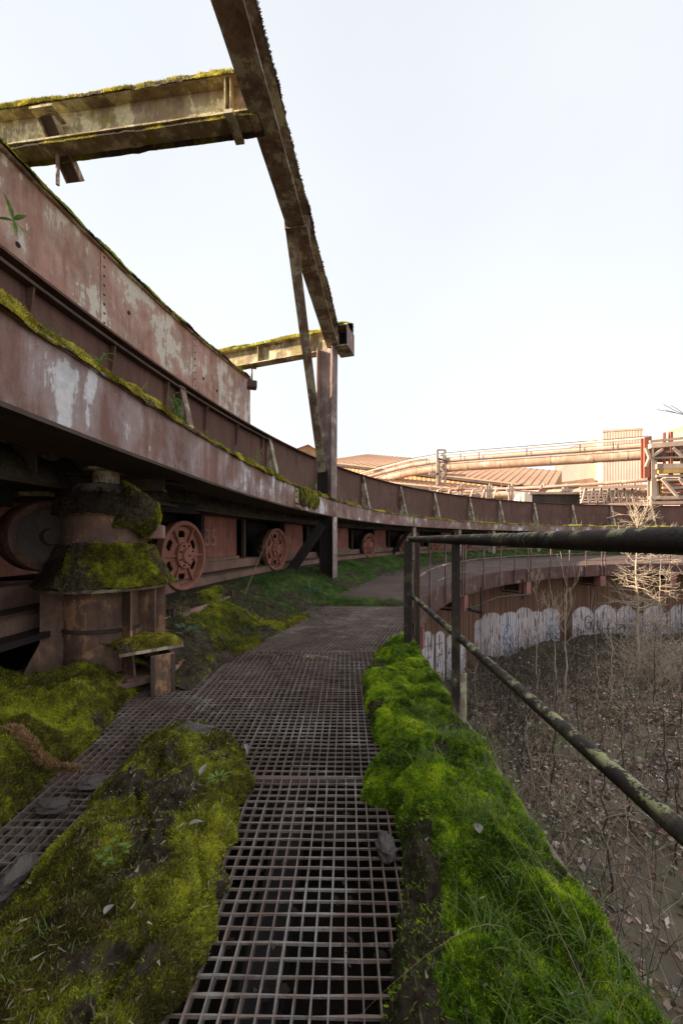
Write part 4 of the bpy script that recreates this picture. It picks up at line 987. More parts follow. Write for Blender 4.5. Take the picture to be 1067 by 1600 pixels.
# left centre moss ridge between the gratings
YL = [0.3, 0.9, 1.35, 1.7, 1.9, 2.03, 2.15, 2.34]
XRr = [-0.30, -0.395, -0.375, -0.40, -0.43, -0.50, -0.60, -0.74]
XLl = [-0.98, -0.99, -1.00, -1.00, -1.02, -1.03, -1.03, -1.00]
def ridge(u, v):
    y = 0.3+v*2.04; xr = interp(y, YL, XRr)+(fbm(y*8, y*0, 13, 5)-0.5)*0.17; xl = interp(y, YL, XLl)+(fbm(y*8, y*0, 23, 5)-0.5)*0.15
    x = xl+(xr-xl)*u
    sh = np.clip(1-np.abs(2*u-1)**3, 0, 1)**0.6*np.clip((2.36-y)/0.35, 0, 1)**0.4
    crack = np.exp(-((x+0.74+0.10*np.sin(y*4.2)+0.03*np.sin(y*17))/0.013)**2)*np.clip((y-1.2)*4, 0, 1)
    crack2 = np.exp(-((x+0.60+0.16*np.sin(y*3.1+1)+0.03*np.sin(y*15))/0.016)**2)*np.clip((1.45-y)*4, 0, 1)
    lump = np.abs(np.sin(x*9+2+3*fbm(x*3, y*3, 7, 2)*2)*np.sin(y*6+2.2*fbm(x*3, y*3, 9, 2)*3))**0.6
    h = 0.008+sh*(0.035+0.125*fbm(x*3.8, y*3.8, 11, 4)+0.085*(fbm(x*12, y*12, 12, 4)-0.4))*(0.75+0.35*lump)-0.085*(crack+crack2*0.8)*sh
    return np.stack([x, y, np.maximum(h, 0.004)+0.006*(vnoise(x*150, y*150)-0.5)], -1)
moss('moss_ridge', 'olive green moss ridge split by a crack, lying between the two gratings at lower left', ridge, 230, 620, 85000, 'olive', 'brown', 0.375, 0.010, 0.0042, 21.0, nsc=7, psc=3.2, dry=0.05, bare_fn=lambda X, Y, Z, u, v: 4*(1-((X+0.83)/0.14)**2-((Y-1.60)/0.085)**2+(fbm(X*13, Y*13, 2, 3)-0.5)*2.0)+np.clip((-0.72-X)*5, -1, 1)*np.clip((1.5-Y)*3, -1, 1)*1.2+(fbm(X*6, Y*6, 8, 5)-0.56)*8)  # bare earth patches; the dark lower left also stands for a vignette
# mounds at the far left
def lmound(u, v):
    y = 1.25+v*1.75; xr = np.interp(y, [1.2, 1.35, 1.53, 1.75, 1.97, 2.3, 2.66, 3.0], [-1.22, -1.26, -1.30, -1.34, -1.33, -1.38, -1.44, -1.5])+(fbm(y*7, y*0, 33, 3)-0.5)*0.06
    x = xr-u*1.7
    sh = np.clip(u/0.16, 0, 1)**0.6*np.clip(v/0.05, 0, 1)**0.5*np.clip((1-v)/0.08, 0, 1)**0.5
    h = sh*(0.04+0.24*fbm(x*3.2, y*3.2, 31, 4)+0.12*(fbm(x*9, y*9, 2, 4)-0.4))-0.08*np.exp(-((y-2.02-0.08*np.sin(x*9))/0.05)**2)*sh
    return np.stack([x, y, np.maximum(h, -0.02)+0.006*(vnoise(x*130, y*130)-0.5)], -1)
moss('moss_mound', 'lumpy olive moss mound in front of the pedestal at the left edge', lmound, 300, 330, 46000, 'olive', 'brown', 0.405, 0.012, 0.005, 41.0, nsc=5, psc=2.6)
# bank by the pedestal and along the track foot
def bankfn(t0, t1, a=0.0, b_=1.0, lum=0.10):
    def fn(u, v):
        th = t0+u*(t1-t0); vv = a+(b_-a)*v
        Rb = 29.0-0.45*np.clip((th-4)/8, 0, 1); R = Rb+vv*(29.72-Rb); e = np.clip(np.minimum(v, 1-v)/0.1, 0, 1)**0.5
        x = RC[0]-R*np.cos(np.radians(th)); y = RC[1]+R*np.sin(np.radians(th))
        z = -0.02+0.40*np.clip(vv, 0, 1)**0.8+e*lum*fbm(x*3.5, y*3.5, 3, 4)*1.3
        return np.stack([x, y, z], -1)
    return fn
moss('bank_moss', 'bright moss and dirt bank right of the pedestal, below the first wheel', bankfn(3.2, 9, -0.35, 1.0, 0.12), 420, 150, 22000, 'olive', 'brown', 0.57, 0.014, 0.006, 51.0, nsc=3.5, psc=2.2)
moss('bank_moss', 'darker moss bank along the track from second wheel to the tall column', bankfn(9, 22, -0.1, 1.0, 0.10), 500, 80, 9000, 'grass', 'brown', 0.50, 0.020, 0.009, 55.0, nsc=3, psc=1.8)
moss('bank_moss', 'thin far moss along the foot of the far ring', bankfn(22, 80, 0.2, 1.0, 0.12), 700, 30, 1500, 'grass', 'brown', 0.46, 0.03, 0.02, 57.0, nsc=2, psc=1.2)

def pts_on(fn, n, ulim=(0, 1), vlim=(0, 1), dz=0.0):
    u = RNG.uniform(*ulim, n); v = RNG.uniform(*vlim, n); P = fn(u, v); P[:, 2] += dz; return P
def clumped(fn, nc, per, r, ulim=(0, 1), vlim=(0, 1)):
    c = pts_on(fn, nc, ulim, vlim); P = np.repeat(c, per, 0); P[:, 0] += RNG.normal(0, r, len(P)); P[:, 1] += RNG.normal(0, r, len(P)); P[:, 2] -= 0.005; return P
blades('grass_tufts', 'fine green grass tufts growing in the right moss bank', clumped(rightbank, 46, 26, 0.018, (0.35, 0.95), (0.12, 0.50)), 0.085, 0.0032, 'grass', 0.9, 5, bright=0.62, spread=0.9)
blades('grass_wisps', 'short grass wisps scattered over the right moss bank', clumped(rightbank, 60, 9, 0.02, (0.1, 0.95), (0.05, 0.98)), 0.05, 0.0026, 'grass', 0.8, 4, bright=0.55, spread=0.8)
blades('dry_straws', 'long pale dry grass straws arching over the right bank and pit edge', clumped(rightbank, 9, 3, 0.04, (0.4, 1.0), (0.1, 0.5)), 0.40, 0.0018, 'straw', 0.9, 9, bright=0.45, spread=1.0)
blades('grass_wisps', 'short grass wisps on the left moss ridge', clumped(ridge, 26, 9, 0.02, (0.35, 0.95), (0.1, 0.95)), 0.04, 0.0024, 'grass', 0.8, 4, bright=0.6, spread=0.9)
blades('grass_tufts', 'grass and weeds on the bank between pedestal and tall column', clumped(bankfn(5, 17, -0.2, 1.0), 330, 14, 0.035), 0.10, 0.006, 'grass', 0.8, 4, bright=0.42, spread=0.8)
blades('grass_tufts', 'grass strip at the far end of the grating around the lower column', np.concatenate([
    clumped(lambda u, v: np.stack([-1.2+u*2.2, 6.62+v*1.5*(0.35+0.65*(1-u)), 0*u], -1), 260, 16, 0.04),
    clumped(lambda u, v: np.stack([-0.6+u*0.7, 8.6+v*1.0, 0*u], -1), 30, 16, 0.05)]), 0.085, 0.007, 'grass', 0.7, 3, bright=0.45, spread=0.8)
blades('grass_tufts', 'far grass along the foot of the far ring', clumped(bankfn(22, 75, -0.3, 0.9), 420, 10, 0.10), 0.16, 0.014, 'grass', 0.8, 3, bright=0.45, spread=0.8)
# moss pad at far end of grating
def pad(u, v):
    x = -1.25+u*2.35; y = 6.60+v*0.9*(0.3+0.7*(1-u)**0.7); e = (np.clip(np.minimum(u, 1-u)/0.08, 0, 1)*np.clip(np.minimum(v, 1-v)/0.2, 0, 1))**0.5
    return np.stack([x, y, -0.005+e*0.10*fbm(x*4, y*4, 3, 4)], -1)
moss('moss_pad', 'low moss pad closing off the far end of the grating', pad, 200, 60, 16000, 'grass', 'brown', 0.46, 0.016, 0.007, 61.0, nsc=4, psc=2.2)

# moss lying on steel
def strip(t0, t1, R0, R1, z, H, seed, nsc=5, fringe=0.03, thr=0.0):
    def fn(u, v):
        th = t0+u*(t1-t0); s = np.radians(th)*29; w = v
        R = R0+(R1-R0)*w-(1-w)*fringe*(fbm(s*6, s*0, seed, 3)-0.35)*1.6
        e = np.clip(np.minimum(w*1.0, 1-w)/0.18, 0, 1)**0.5
        am = np.clip((fbm(s*0.9, s*0, seed+5, 3)-thr)*3, 0, 1)
        h = e*am*H*(0.25+1.1*fbm(s*nsc, w*2, seed, 4))-(w < 0.08)*0.04*fbm(s*7, s*0, seed+2, 3)*am
        x = RC[0]-R*np.cos(np.radians(th)); y = RC[1]+R*np.sin(np.radians(th))
        return np.stack([x, y, z+h], -1)
    return fn
g1 = strip(-3, 17.5, 28.965, 29.40, 2.054, 0.085, 71)
moss('girder_moss', 'thick yellow-green moss lying along the top of the near girder', g1, 2000, 26, 40000, 'yellow', 'brown', 0.42, 0.014, 0.006, 71.0, nsc=6, psc=4)
moss('girder_moss', 'thin moss along the far curved girder top', strip(17.5, 100, 28.97, 29.40, 2.054, 0.09, 75, thr=0.2), 1600, 10, 1500, 'yellow', 'brown', 0.40, 0.03, 0.015, 75.0, nsc=3, psc=2)
def band(R, z0, z1, a, c, sd):
    def fn(u, v):
        th = a+u*(c-a); r = R-0.03*np.sin(v*PI)-0.02*fbm(th*20, v*4, sd, 3)
        x = RC[0]-r*np.cos(np.radians(th)); y = RC[1]+r*np.sin(np.radians(th)); return np.stack([x, y, z1-(z1-z0)*v*(0.8+0.4*fbm(th*9, v*0, sd, 3))], -1)
    return fn
moss('girder_moss', 'moss hanging over the girder splice left of the tall column', band(28.97, 1.74, 2.06, 11.75, 14.1, 4), 100, 40, 20000, 'olive', 'brown', 0.45, 0.018, 0.009, 77)
moss('shelf_moss', 'green moss on the sloping shelf under the pink wall', lambda u, v: (lambda th, R: np.stack([RC[0]-R*np.cos(np.radians(th)), RC[1]+R*np.sin(np.radians(th)), 3.90+v*0.24+0.09*np.sin(v*PI)**0.5*fbm(th*7, v*2, 5, 4)*np.clip((fbm(th*0.9, th*0, 3, 3)-0.36)*5, 0.1, 1)], -1))(-3+u*20.3, 31.09+v*0.43), 1500, 16, 14000, 'olive', 'brown', 0.43, 0.02, 0.008, 79.0, nsc=4, psc=1.6)
moss('rim_moss', 'grey-green moss crust on the rim of the pink wall', strip(-6, 17.4, 31.42, 31.68, 5.425, 0.07, 81), 1500, 8, 9000, 'brown', 'olive', 0.5, 0.015, 0.01, 81.0, nsc=4, psc=3)
blades('grass_tufts', 'grass and dry stems on top of the near girder', clumped(g1, 60, 7, 0.03, (0.15, 1)), 0.10, 0.005, 'grass', 0.9, 4, bright=0.7, spread=0.9)
def onring(t0, t1, R, z): return lambda u, v: (lambda th, r: np.stack([RC[0]-r*np.cos(np.radians(th)), RC[1]+r*np.sin(np.radians(th)), z+0*u], -1))(t0+u*(t1-t0), R[0]+v*(R[1]-R[0]))
blades('dry_stems', 'pale dry stems standing on the far girder against the maroon plates', clumped(onring(22, 95, (29.1, 30.9), 2.02), 120, 4, 0.08), 0.62, 0.014, 'straw', 0.5, 4, bright=0.7, spread=0.35)
blades('grass_tufts', 'low grass on the ring floor in front of the maroon plates', clumped(onring(17, 95, (29.2, 30.9), 2.02), 260, 10, 0.09), 0.16, 0.012, 'grass', 0.7, 3, bright=0.75, spread=0.8)
def onbeam(p, d, a, L, w, z):
    def fn(u, v):
        q = np.array(p)[None]+np.array(d)[None]*(u*L)[:, None]+np.array(a)[None]*((v-0.5)*w*(1.05+0.25*(fbm(u*L*6, v*0, 4, 3)-0.5)))[:, None]
        e = np.clip(np.minimum(v, 1-v)/0.2, 0, 1)**0.5*np.clip(np.minimum(u, 1-u)/0.02, 0, 1)
        q[:, 2] += z+e*0.085*(0.15+1.1*fbm(u*L*4, v*1.5, 9, 4))-(np.minimum(v, 1-v) < 0.06)*0.03
        return q
    return fn
moss('beam_moss', 'shaggy yellow moss on top of the nearer cross beam', onbeam(pA, dc, ac, 6.0, 0.25, 0.222), 500, 18, 34000, 'yellow', 'brown', 0.44, 0.018, 0.007, 91.0, nsc=5, psc=3)
moss('beam_moss', 'shaggy yellow moss on top of the farther cross beam', onbeam(pC, dc2, ac2, 5.5, 0.28, 0.232), 400, 16, 12000, 'yellow', 'olive', 0.40, 0.028, 0.012, 93.0, nsc=4, psc=2)
lf = onbeam(pA, dc, ac, 6.0, 0.22, -0.196)
moss('beam_moss', 'dry lichen flakes on the lower flange of the nearer cross beam', lambda u, v: lf(u, v)*1.0-np.array([0, 0, 0.03]), 400, 8, 9000, 'yellow', 'brown', 0.5, 0.012, 0.008, 95.0, nsc=5, psc=4)
moss('beam_moss', 'dark ragged crust along the top of the overhead beam', onbeam(F1a, d1, a1, 9.5, 0.27, 0.222), 700, 14, 6000, 'brown', 'olive', 0.40, 0.03, 0.02, 97.0, nsc=4, psc=2)
moss('head_moss', 'green moss tuft on the column head', lambda u, v: np.array(c0)[None]+np.stack([(u-0.5)*0.42, (v-0.5)*0.6, 0.265+0.12*np.sin(u*PI)**0.5*np.sin(v*PI)**0.5*(0.5+fbm(u*4, v*4, 2, 3))], -1), 60, 60, 12000, 'olive', 'brown', 0.4, 0.03, 0.012, 99)

# ---- small plants and litter -------------------------------------------------
def leafmesh(b, p, d, L, w, up=(0, 0, 1), fold=0.15):
    p = Vector(p); d = Vector(d).normalized(); s = d.cross(Vector(up)); s = s.normalized() if s.length > 1e-3 else Vector((1, 0, 0)); n = s.cross(d)
    vs = [p]; K = 5
    for i in range(1, K):
        t = i/K; ww = w*math.sin(PI*t**0.8)*0.5; c = p+d*L*t-n*(0.25*L*t*t)
        vs += [c-s*ww+n*fold*ww, c, c+s*ww+n*fold*ww]
    vs.append(p+d*L-n*0.25*L)
    fs = [(0,1,2),(0,2,3)]
    for i in range(K-2):
        o = 1+3*i; fs += [(o,o+3,o+4,o+1),(o+1,o+4,o+5,o+2)]
    o = 1+3*(K-2); e = len(vs)-1; fs += [(o,e,o+1),(o+1,e,o+2)]
    b.add(vs, fs)
def green(name, c):
    t = NT(name); col = t.mix(t.ramp(t.noise(30, 3), [(0.35, 0.0), (0.65, 1.0)]), c, tuple(x*0.6 for x in c)); m = t.out(col, 0.6)
    tr = t.n('ShaderNodeBsdfTranslucent'); ms = t.n('ShaderNodeMixShader'); ms.inputs[0].default_value = 0.3; t.l(col, tr.inputs['Color'])
    t.l(t.b.outputs[0], ms.inputs[1]); t.l(tr.outputs[0], ms.inputs[2]); t.l(ms.outputs[0], t.t.nodes['Material Output'].inputs['Surface']); return m
M['lush'] = green('lush_leaf', (0.22, 0.42, 0.10)); M['teal'] = green('grey_green_leaf', (0.13, 0.24, 0.16)); M['herb'] = green('herb_leaf', (0.22, 0.36, 0.09)); M['drystem'] = green('dry_stem', (0.30, 0.22, 0.14))
M['white_leaf'] = green('bleached_leaf', (0.48, 0.44, 0.40)); M['seed'] = green('brown_seed', (0.52, 0.31, 0.15))
def plant(name, label, base, specs, mat, stem=None, stemr=0.003):
    t = thing(name, label, 'plant', base)
    for q in (stem or []): MB().tube([Vector(base)+Vector(x) for x in q], stemr, 5).build('stem', mat if name != 'dry_plant' else M['drystem'], t, True)
    for (o, d, L, w) in specs:
        b = MB(); leafmesh(b, Vector(base)+Vector(o), d, L, w); b.build('leaf', mat, t, True)
    return t
wp = Vector(ring(D(0.7), 31.46, 4.55))
wpx = W(22, 345, 4.30)
plant('wall_plant', 'small plant with long narrow green leaves growing from the pink wall', wpx, [((0,0,0),(-0.05,-0.2,1),0.24,0.055),((0,0,0),(0.9,-0.3,0.25),0.20,0.06),((0,0,0),(0.45,-0.3,-0.8),0.22,0.04),((0,0,0),(0.95,-0.3,-0.75),0.34,0.035),((0,0,0),(-0.8,-0.3,0.1),0.16,0.05)], M['lush'], [[(0,0.25,0.02),(0,0,0)]])
hbp = Vector((-0.68, 1.19, 0.13))
plant('herb', 'small bright herb with lobed leaves on the left moss ridge', hbp, [((0.006*math.cos(a)+0.026*math.cos(q), 0.006*math.sin(a)+0.026*math.sin(q), 0.03+0.004*(k % 5)), (math.cos(a), math.sin(a), 0.25), 0.018, 0.013) for k, (a, q) in enumerate([(x, y) for y in (0.6, 2.4, 4.2) for x in (y-1.0, y, y+1.0, y+2.0)])], M['herb'], [[(0,0,0),(0.03*math.cos(q),0.03*math.sin(q),0.035)] for q in (0.6, 2.4, 4.2)], 0.0015)
hbp2 = Vector((-0.50, 1.62, 0.12))
plant('herb', 'pale grassy herb near the right side of the left moss ridge', hbp2, [((0.015*math.cos(a), 0.015*math.sin(a), 0.01), (math.cos(a), math.sin(a), 0.5), 0.035, 0.012) for a in [i*0.7 for i in range(9)]], M['herb'])
tl = Vector(ring(D(4.6), 29.1, 0.22))
plant('leafy_weed', 'grey-green leafy weed beside the pedestal foot', tl, [((0.03*math.cos(a)*r, 0.03*math.sin(a)*r, 0.02*r), (math.cos(a), math.sin(a), 0.5), 0.06+0.02*r, 0.035) for a, r in [(i*1.1, 1+i % 3) for i in range(14)]], M['teal'])
tl2 = Vector(ring(D(11.8), 28.75, 0.10))
plant('leafy_weed', 'grey-green grass-like weed left of the lower column foot', tl2, [((0.05*math.cos(a)*r, 0.05*math.sin(a)*r, 0.0), (math.cos(a), math.sin(a), 1.6), 0.16+0.04*r, 0.022) for a, r in [(i*0.9, i % 4) for i in range(26)]], M['teal'])
# weeds beside the tall column and on the girder
for (th, R, lab, hgt, nl) in ((ray_circle(285, 29.2)[1], 29.2, 'tall straggly weed on the near girder above the largest wheel', 0.34, 30), (ray_circle(150, 29.15)[1], 29.15, 'small leafy sprout on the near girder above the pedestal', 0.17, 18), (ray_circle(60, 29.15)[1], 29.15, 'low feathery sprout on the near girder close to the left edge', 0.12, 16), (14.6, 29.25, 'bushy green weed at the foot of the tall column', 0.42, 46), (9.4, 29.3, 'upright leafy weed on the near girder, middle of the view', 0.42, 22), (6.0, 29.22, 'tall single grass shoot on the near girder at left', 0.20, 5), (17.9, 29.5, 'sparse green weed just right of the tall column', 0.35, 18)):
    base = Vector(ring(D(th), R, 2.08)); sp = []; st = []
    for k in range(max(2, nl//7)):
        a = random.uniform(0, 6.28); r = random.uniform(0.1, 0.5)*hgt; top = Vector((math.cos(a)*r, math.sin(a)*r, hgt*random.uniform(0.6, 1.1)))
        st.append([(0, 0, 0), tuple(top*0.5+Vector((0, 0, 0.04))), tuple(top)])
        for j in range(7):
            f = random.uniform(0.25, 1); aa = random.uniform(0, 6.28); sp.append((tuple(top*f), (math.cos(aa), math.sin(aa), random.uniform(-0.2, 0.8)), random.uniform(0.05, 0.10) if nl > 5 else 0.2, 0.016))
    plant('weed', lab, base, sp[:nl], M['lush'] if nl < 40 else M['herb'], st, 0.004)
# dry plant leaning before the second wheel
dp = Vector(ring(D(8.8), 29.35, 0.30)); tip = W(425, 828, 6.9)
t = thing('dry_plant', 'dry brown plant stalk leaning in front of the second wheel', 'plant', dp)
mid = dp.lerp(tip, 0.5)+Vector((0, 0, 0.04)); MB().tube([dp, mid, tip], [0.010, 0.008, 0.003], 6).build('stalk', M['drystem'], t, True)
b = MB()
for k in range(90):
    f = random.uniform(0.45, 1.0); q = dp.lerp(tip, f); a = random.uniform(0, 6.28); dd = Vector((math.cos(a), math.sin(a), random.uniform(-0.6, 0.6)))+(tip-dp).normalized()*0.8
    leafmesh(b, q, dd, random.uniform(0.06, 0.20), 0.012)
tag(b.build('seed_sprays', M['drystem'], t), kind='stuff')
# brown dry seed head lying on the left mound
pth = [Vector((-1.66, 1.90, 0.165)), Vector((-1.56, 1.90, 0.19)), Vector((-1.46, 1.86, 0.17)), Vector((-1.36, 1.80, 0.115)), Vector((-1.27, 1.775, 0.09)), Vector((-1.16, 1.78, 0.08))]
sh_ = thing('dried_seed_head', 'long shaggy brown dried seed head lying across the moss at the left edge', 'seed head', pth[0])
MB().tube(pth, 0.006, 6).build('stem', M['drystem'], sh_, True)
b = MB()
for k in range(1500):
    f = random.random()*(len(pth)-1); i = min(int(f), len(pth)-2); q = pth[i].lerp(pth[i+1], f-i); dr_ = (pth[i+1]-pth[i]).normalized(); r = 0.020*(1-0.5*(f/(len(pth)-1)))
    v = Vector((random.gauss(0, 1), random.gauss(0, 1), random.gauss(0, 1))).normalized(); v = (v-dr_*v.dot(dr_)).normalized()
    leafmesh(b, q+v*r*0.5, v+dr_*random.uniform(0, 1), r*random.uniform(0.7, 1.9), 0.008, dr_)
tag(b.build('seed_scales', M['seed'], sh_), kind='stuff')
# clod, stones, bleached leaves
def clod(name, label, c, r, mat, cat='clod', sq=(1, 1, 0.5)):
    n = 18; vs = []; fs = []; sd = random.random()*50
    for i in range(n+1):
        for j in range(2*n):
            a = PI*i/n; q = PI*j/n; d = np.array([math.sin(a)*math.cos(q), math.sin(a)*math.sin(q), math.cos(a)])
            k = 0.35+1.0*float(fbm(np.array([d[0]*1.6+sd]), np.array([d[1]*1.6]), np.array([d[2]*1.6]), 4)[0])+0.4*float(fbm(np.array([d[0]*6+sd]), np.array([d[1]*6]), np.array([d[2]*6]), 3)[0]); vs.append(tuple(np.array(c)+d*r*k*np.array(sq)))
    for i in range(n):
        for j in range(2*n): fs.append((i*2*n+j, (i+1)*2*n+j, (i+1)*2*n+(j+1) % (2*n), i*2*n+(j+1) % (2*n)))
    b = MB().add(vs, fs); o = b.build(name, mat, None, True, loc=c); return tag(o, label, cat)
clod('earth_clod', 'grey-brown earth clod lying on the near grating by the right bank', (0.155, 1.395, 0.022), 0.042, M['mud'], sq=(0.8, 1.15, 0.7))
clod('earth_clod', 'flat grey clod on the left grating strip near the ridge', (-1.17, 1.62, 0.02), 0.05, M['mud'], sq=(1.3, 0.9, 0.4))
clod('earth_clod', 'larger dark clod on the left grating strip at the picture edge', (-1.24, 1.30, 0.02), 0.06, M['mud'], sq=(1.3, 0.8, 0.5))
clod('earth_clod', 'small clod between the left grating strip and the ridge top', (-1.11, 1.78, 0.02), 0.05, M['mud'], sq=(1.1, 1, 0.4))
clod('earth_clod', 'dark bark-like lump at the foot of the left ridge', (-1.04, 1.28, 0.02), 0.045, M['mud'], sq=(0.7, 1.5, 0.8))
clod('earth_clod', 'brown clod on the far tip of the left moss ridge', (-0.80, 2.13, 0.07), 0.07, M['mud'], sq=(1.4, 0.8, 0.6))
for (p, d, L, w, lb) in (((-0.57, 1.60, 0.15), (0.1, 1, 0.4), 0.07, 0.022, 'bleached curled leaf standing on the left moss ridge'), ((-0.47, 1.95, 0.10), (0.4, -1, 0.1), 0.08, 0.02, 'bleached leaf by the tip of the left moss ridge'),
        ((0.42, 1.98, 0.13), (1, 0.2, 0.1), 0.07, 0.03, 'pale dry leaf on the middle of the right bank'), ((0.45, 1.30, 0.14), (0.1, 1, 0.3), 0.045, 0.03, 'greyish broad leaf lying on the near right bank'), ((-0.15, 1.60, 0.01), (1, 0.3, 0), 0.05, 0.02, 'small pale dry leaf on the near grating'),
        ((0.37, 1.75, 0.13), (1, -0.5, 0.2), 0.05, 0.02, 'small pale curled leaf in the moss by the cross joint'), ((0.33, 0.93, 0.14), (1, -0.4, 0.1), 0.09, 0.03, 'pale leaf at the bottom right of the right bank'), ((-0.52, 1.35, 0.13), (1, 0.4, 0.3), 0.05, 0.02, 'small pale leaf on the near ridge top'),
        ((-0.62, 1.04, 0.12), (0.3, 1, 0.2), 0.032, 0.02, 'crumpled pale leaf beside the small herb')):
    b = MB(); leafmesh(b, p, d, L, w, fold=0.6); tag(b.build('dry_leaf', M['white_leaf'], None, True, loc=p), lb, 'leaf')
# litter specks on gratings and moss
P = np.concatenate([np.stack([RNG.uniform(-1.5, 0.6, 900), RNG.uniform(0.6, 6.4, 900), np.full(900, 0.002)], -1), np.stack([RNG.normal(-0.62, 0.28, 500), RNG.normal(3.75, 0.16, 500), np.full(500, 0.002)], -1), np.stack([RNG.normal(-0.9, 0.4, 2600), RNG.normal(6.0, 0.45, 2600), np.full(2600, 0.003)], -1)])
N_ = np.tile([0.4, 0.1, 1.0], (len(P), 1)); V, F, C = sprigs(P, np.array(N_), pal('brown', len(P), RNG.random(len(P))*1.0)*1.3, 0.015, 0.011, 1.2)
tag(link('litter', mesh_np('litter', V, F, M['leaf'], False, {'tint': C})), 'brown crumbs and leaf litter caught on the gratings', None, None, 'stuff')

for fn_, n_, lab in ((ridge, 1500, 'bits of dead leaf, stem and grit lying on the left moss ridge'), (rightbank, 1300, 'bits of dead leaf and stem lying in the right moss bank'), (lmound, 1200, 'bits of dead leaf and grit lying on the far left moss mound')):
    P = pts_on(fn_, n_, (0.05, 0.95), (0.02, 0.98), 0.004)
    V, F, C = sprigs(P, np.tile([0.9, 0.3, 0.35], (n_, 1)), pal('straw', n_, RNG.random(n_)**2.2), 0.022, 0.006, 1.3)
    tag(link('litter', mesh_np('litter', V, F, M['leaf'], False, {'tint': C})), lab, None, None, 'stuff')
# earth clogging some of the grating cells
b = MB(); cs = 0.0418
for (cx_, cy_, r_, pr) in ((-0.45, 2.35, 0.35, 0.30), (-0.85, 3.0, 0.5, 0.35), (-0.35, 3.75, 0.55, 0.30), (-0.9, 5.9, 0.7, 0.8), (0.1, 1.3, 0.3, 0.12), (0.0, 2.6, 0.3, 0.2), (-1.25, 2.3, 0.35, 0.35), (-0.05, 1.75, 0.25, 0.15), (-0.3, 1.05, 0.25, 0.12), (0.5, 5.0, 0.6, 0.35), (-1.2, 1.5, 0.3, 0.3)):
    for i in range(int((cx_-r_)/cs), int((cx_+r_)/cs)):
        for j in range(int((cy_-r_)/cs), int((cy_+r_)/cs)):
            x = (i+0.5)*cs; y = (j+0.5)*cs+0.004; q = 1-math.hypot(x-cx_, y-cy_)/r_
            if q > 0 and random.random() < pr*min(1, q*2): 
                h = random.uniform(-0.016, -0.002); vs = []
                for a_ in range(6): vs.append((x+0.020*math.cos(a_*PI/3)*random.uniform(0.7, 1.1), y+0.020*math.sin(a_*PI/3)*random.uniform(0.7, 1.1), h-0.012))
                vs.append((x+random.uniform(-0.006, 0.006), y+random.uniform(-0.006, 0.006), h)); b.add(vs, [(k_, (k_+1) % 6, 6) for k_ in range(6)])
tag(b.build('clogged_earth', M['soil'], None, loc=(-0.4, 2.5, 0)), 'earth and crumbs clogging scattered cells of the gratings', None, None, 'stuff')

# ================================================================== THE PIT: leaves, brush, young trees
n = 300000
rr_ = 17.1*np.sqrt(RNG.random(n)); tt_ = RNG.uniform(-PI, PI, n); X = PC[0]-rr_*np.cos(tt_); Y = PC[1]+rr_*np.sin(tt_)
k = (Y > 0.3) & (X < Y*0.98+1.8); X, Y = X[k], Y[k]
dens = fbm(X*0.8, Y*0.8, 3, 3); k = RNG.random(len(X)) < np.clip((dens-0.25)*2.6, 0.25, 1); X, Y = X[k], Y[k]; n = len(X)
Z = ground_z(X, Y)+RNG.uniform(0.0, 0.03, n)
a = RNG.uniform(0, 2*PI, n); L = RNG.uniform(0.028, 0.062, n); w = L*RNG.uniform(0.4, 0.8, n)
tx, ty = np.cos(a), np.sin(a); tz = RNG.normal(0, 0.35, n); sx, sy, sz = -ty, tx, RNG.normal(0, 0.45, n)
A = np.stack([X-tx*L, Y-ty*L, Z-tz*L], -1); B = np.stack([X+sx*w, Y+sy*w, Z+sz*w], -1); C_ = np.stack([X+tx*L, Y+ty*L, Z+tz*L], -1); D_ = np.stack([X-sx*w, Y-sy*w, Z-sz*w], -1)
V = np.stack([A, B, C_, D_], 1).reshape(-1, 3); F = np.arange(4*n).reshape(-1, 4)
pc_ = np.array([(0.07, 0.045, 0.032), (0.13, 0.085, 0.06), (0.22, 0.165, 0.13), (0.36, 0.31, 0.27), (0.17, 0.08, 0.05)]); ci = RNG.choice(5, n, p=[0.27, 0.25, 0.24, 0.16, 0.08])
col = 1.9*pc_[ci]*RNG.uniform(0.7, 1.3, (n, 1))
tag(link('leaf_litter', mesh_np('leaf_litter', V, F, M['leaf'], False, {'tint': np.repeat(col, 4, 0)})), 'carpet of fallen brown and grey leaves on the pit floor', None, None, 'stuff')

def twig(b, p, d, L, r, depth, kids=3, curl=0.25, up=0.15, minr=0.0022, spread=0.7):
    n = 5; pts = [Vector(p)]; rad = [r]; d = Vector(d).normalized()
    for i in range(n):
        d = (d+Vector((random.gauss(0, curl), random.gauss(0, curl), random.gauss(0, curl)+up))*0.35).normalized()
        pts.append(pts[-1]+d*L/n); rad.append(max(minr, r*(1-0.8*(i+1)/n)))
    b.tube(pts, rad, 4 if r < 0.012 else 6, False)
    if depth > 0:
        for k in range(kids):
            f = random.uniform(0.25, 0.95); i = min(int(f*n), n-1); q = pts[i].lerp(pts[i+1], f*n-i)
            v = Vector((random.gauss(0, 1), random.gauss(0, 1), random.gauss(0, 0.6)+up)).normalized()
            twig(b, q, (d+v*spread*1.4), L*random.uniform(0.35, 0.65), max(minr, r*0.5), depth-1, kids, curl, up, minr, spread)
def gz(x, y): return float(ground_z(np.array([x]), np.array([y]))[0])
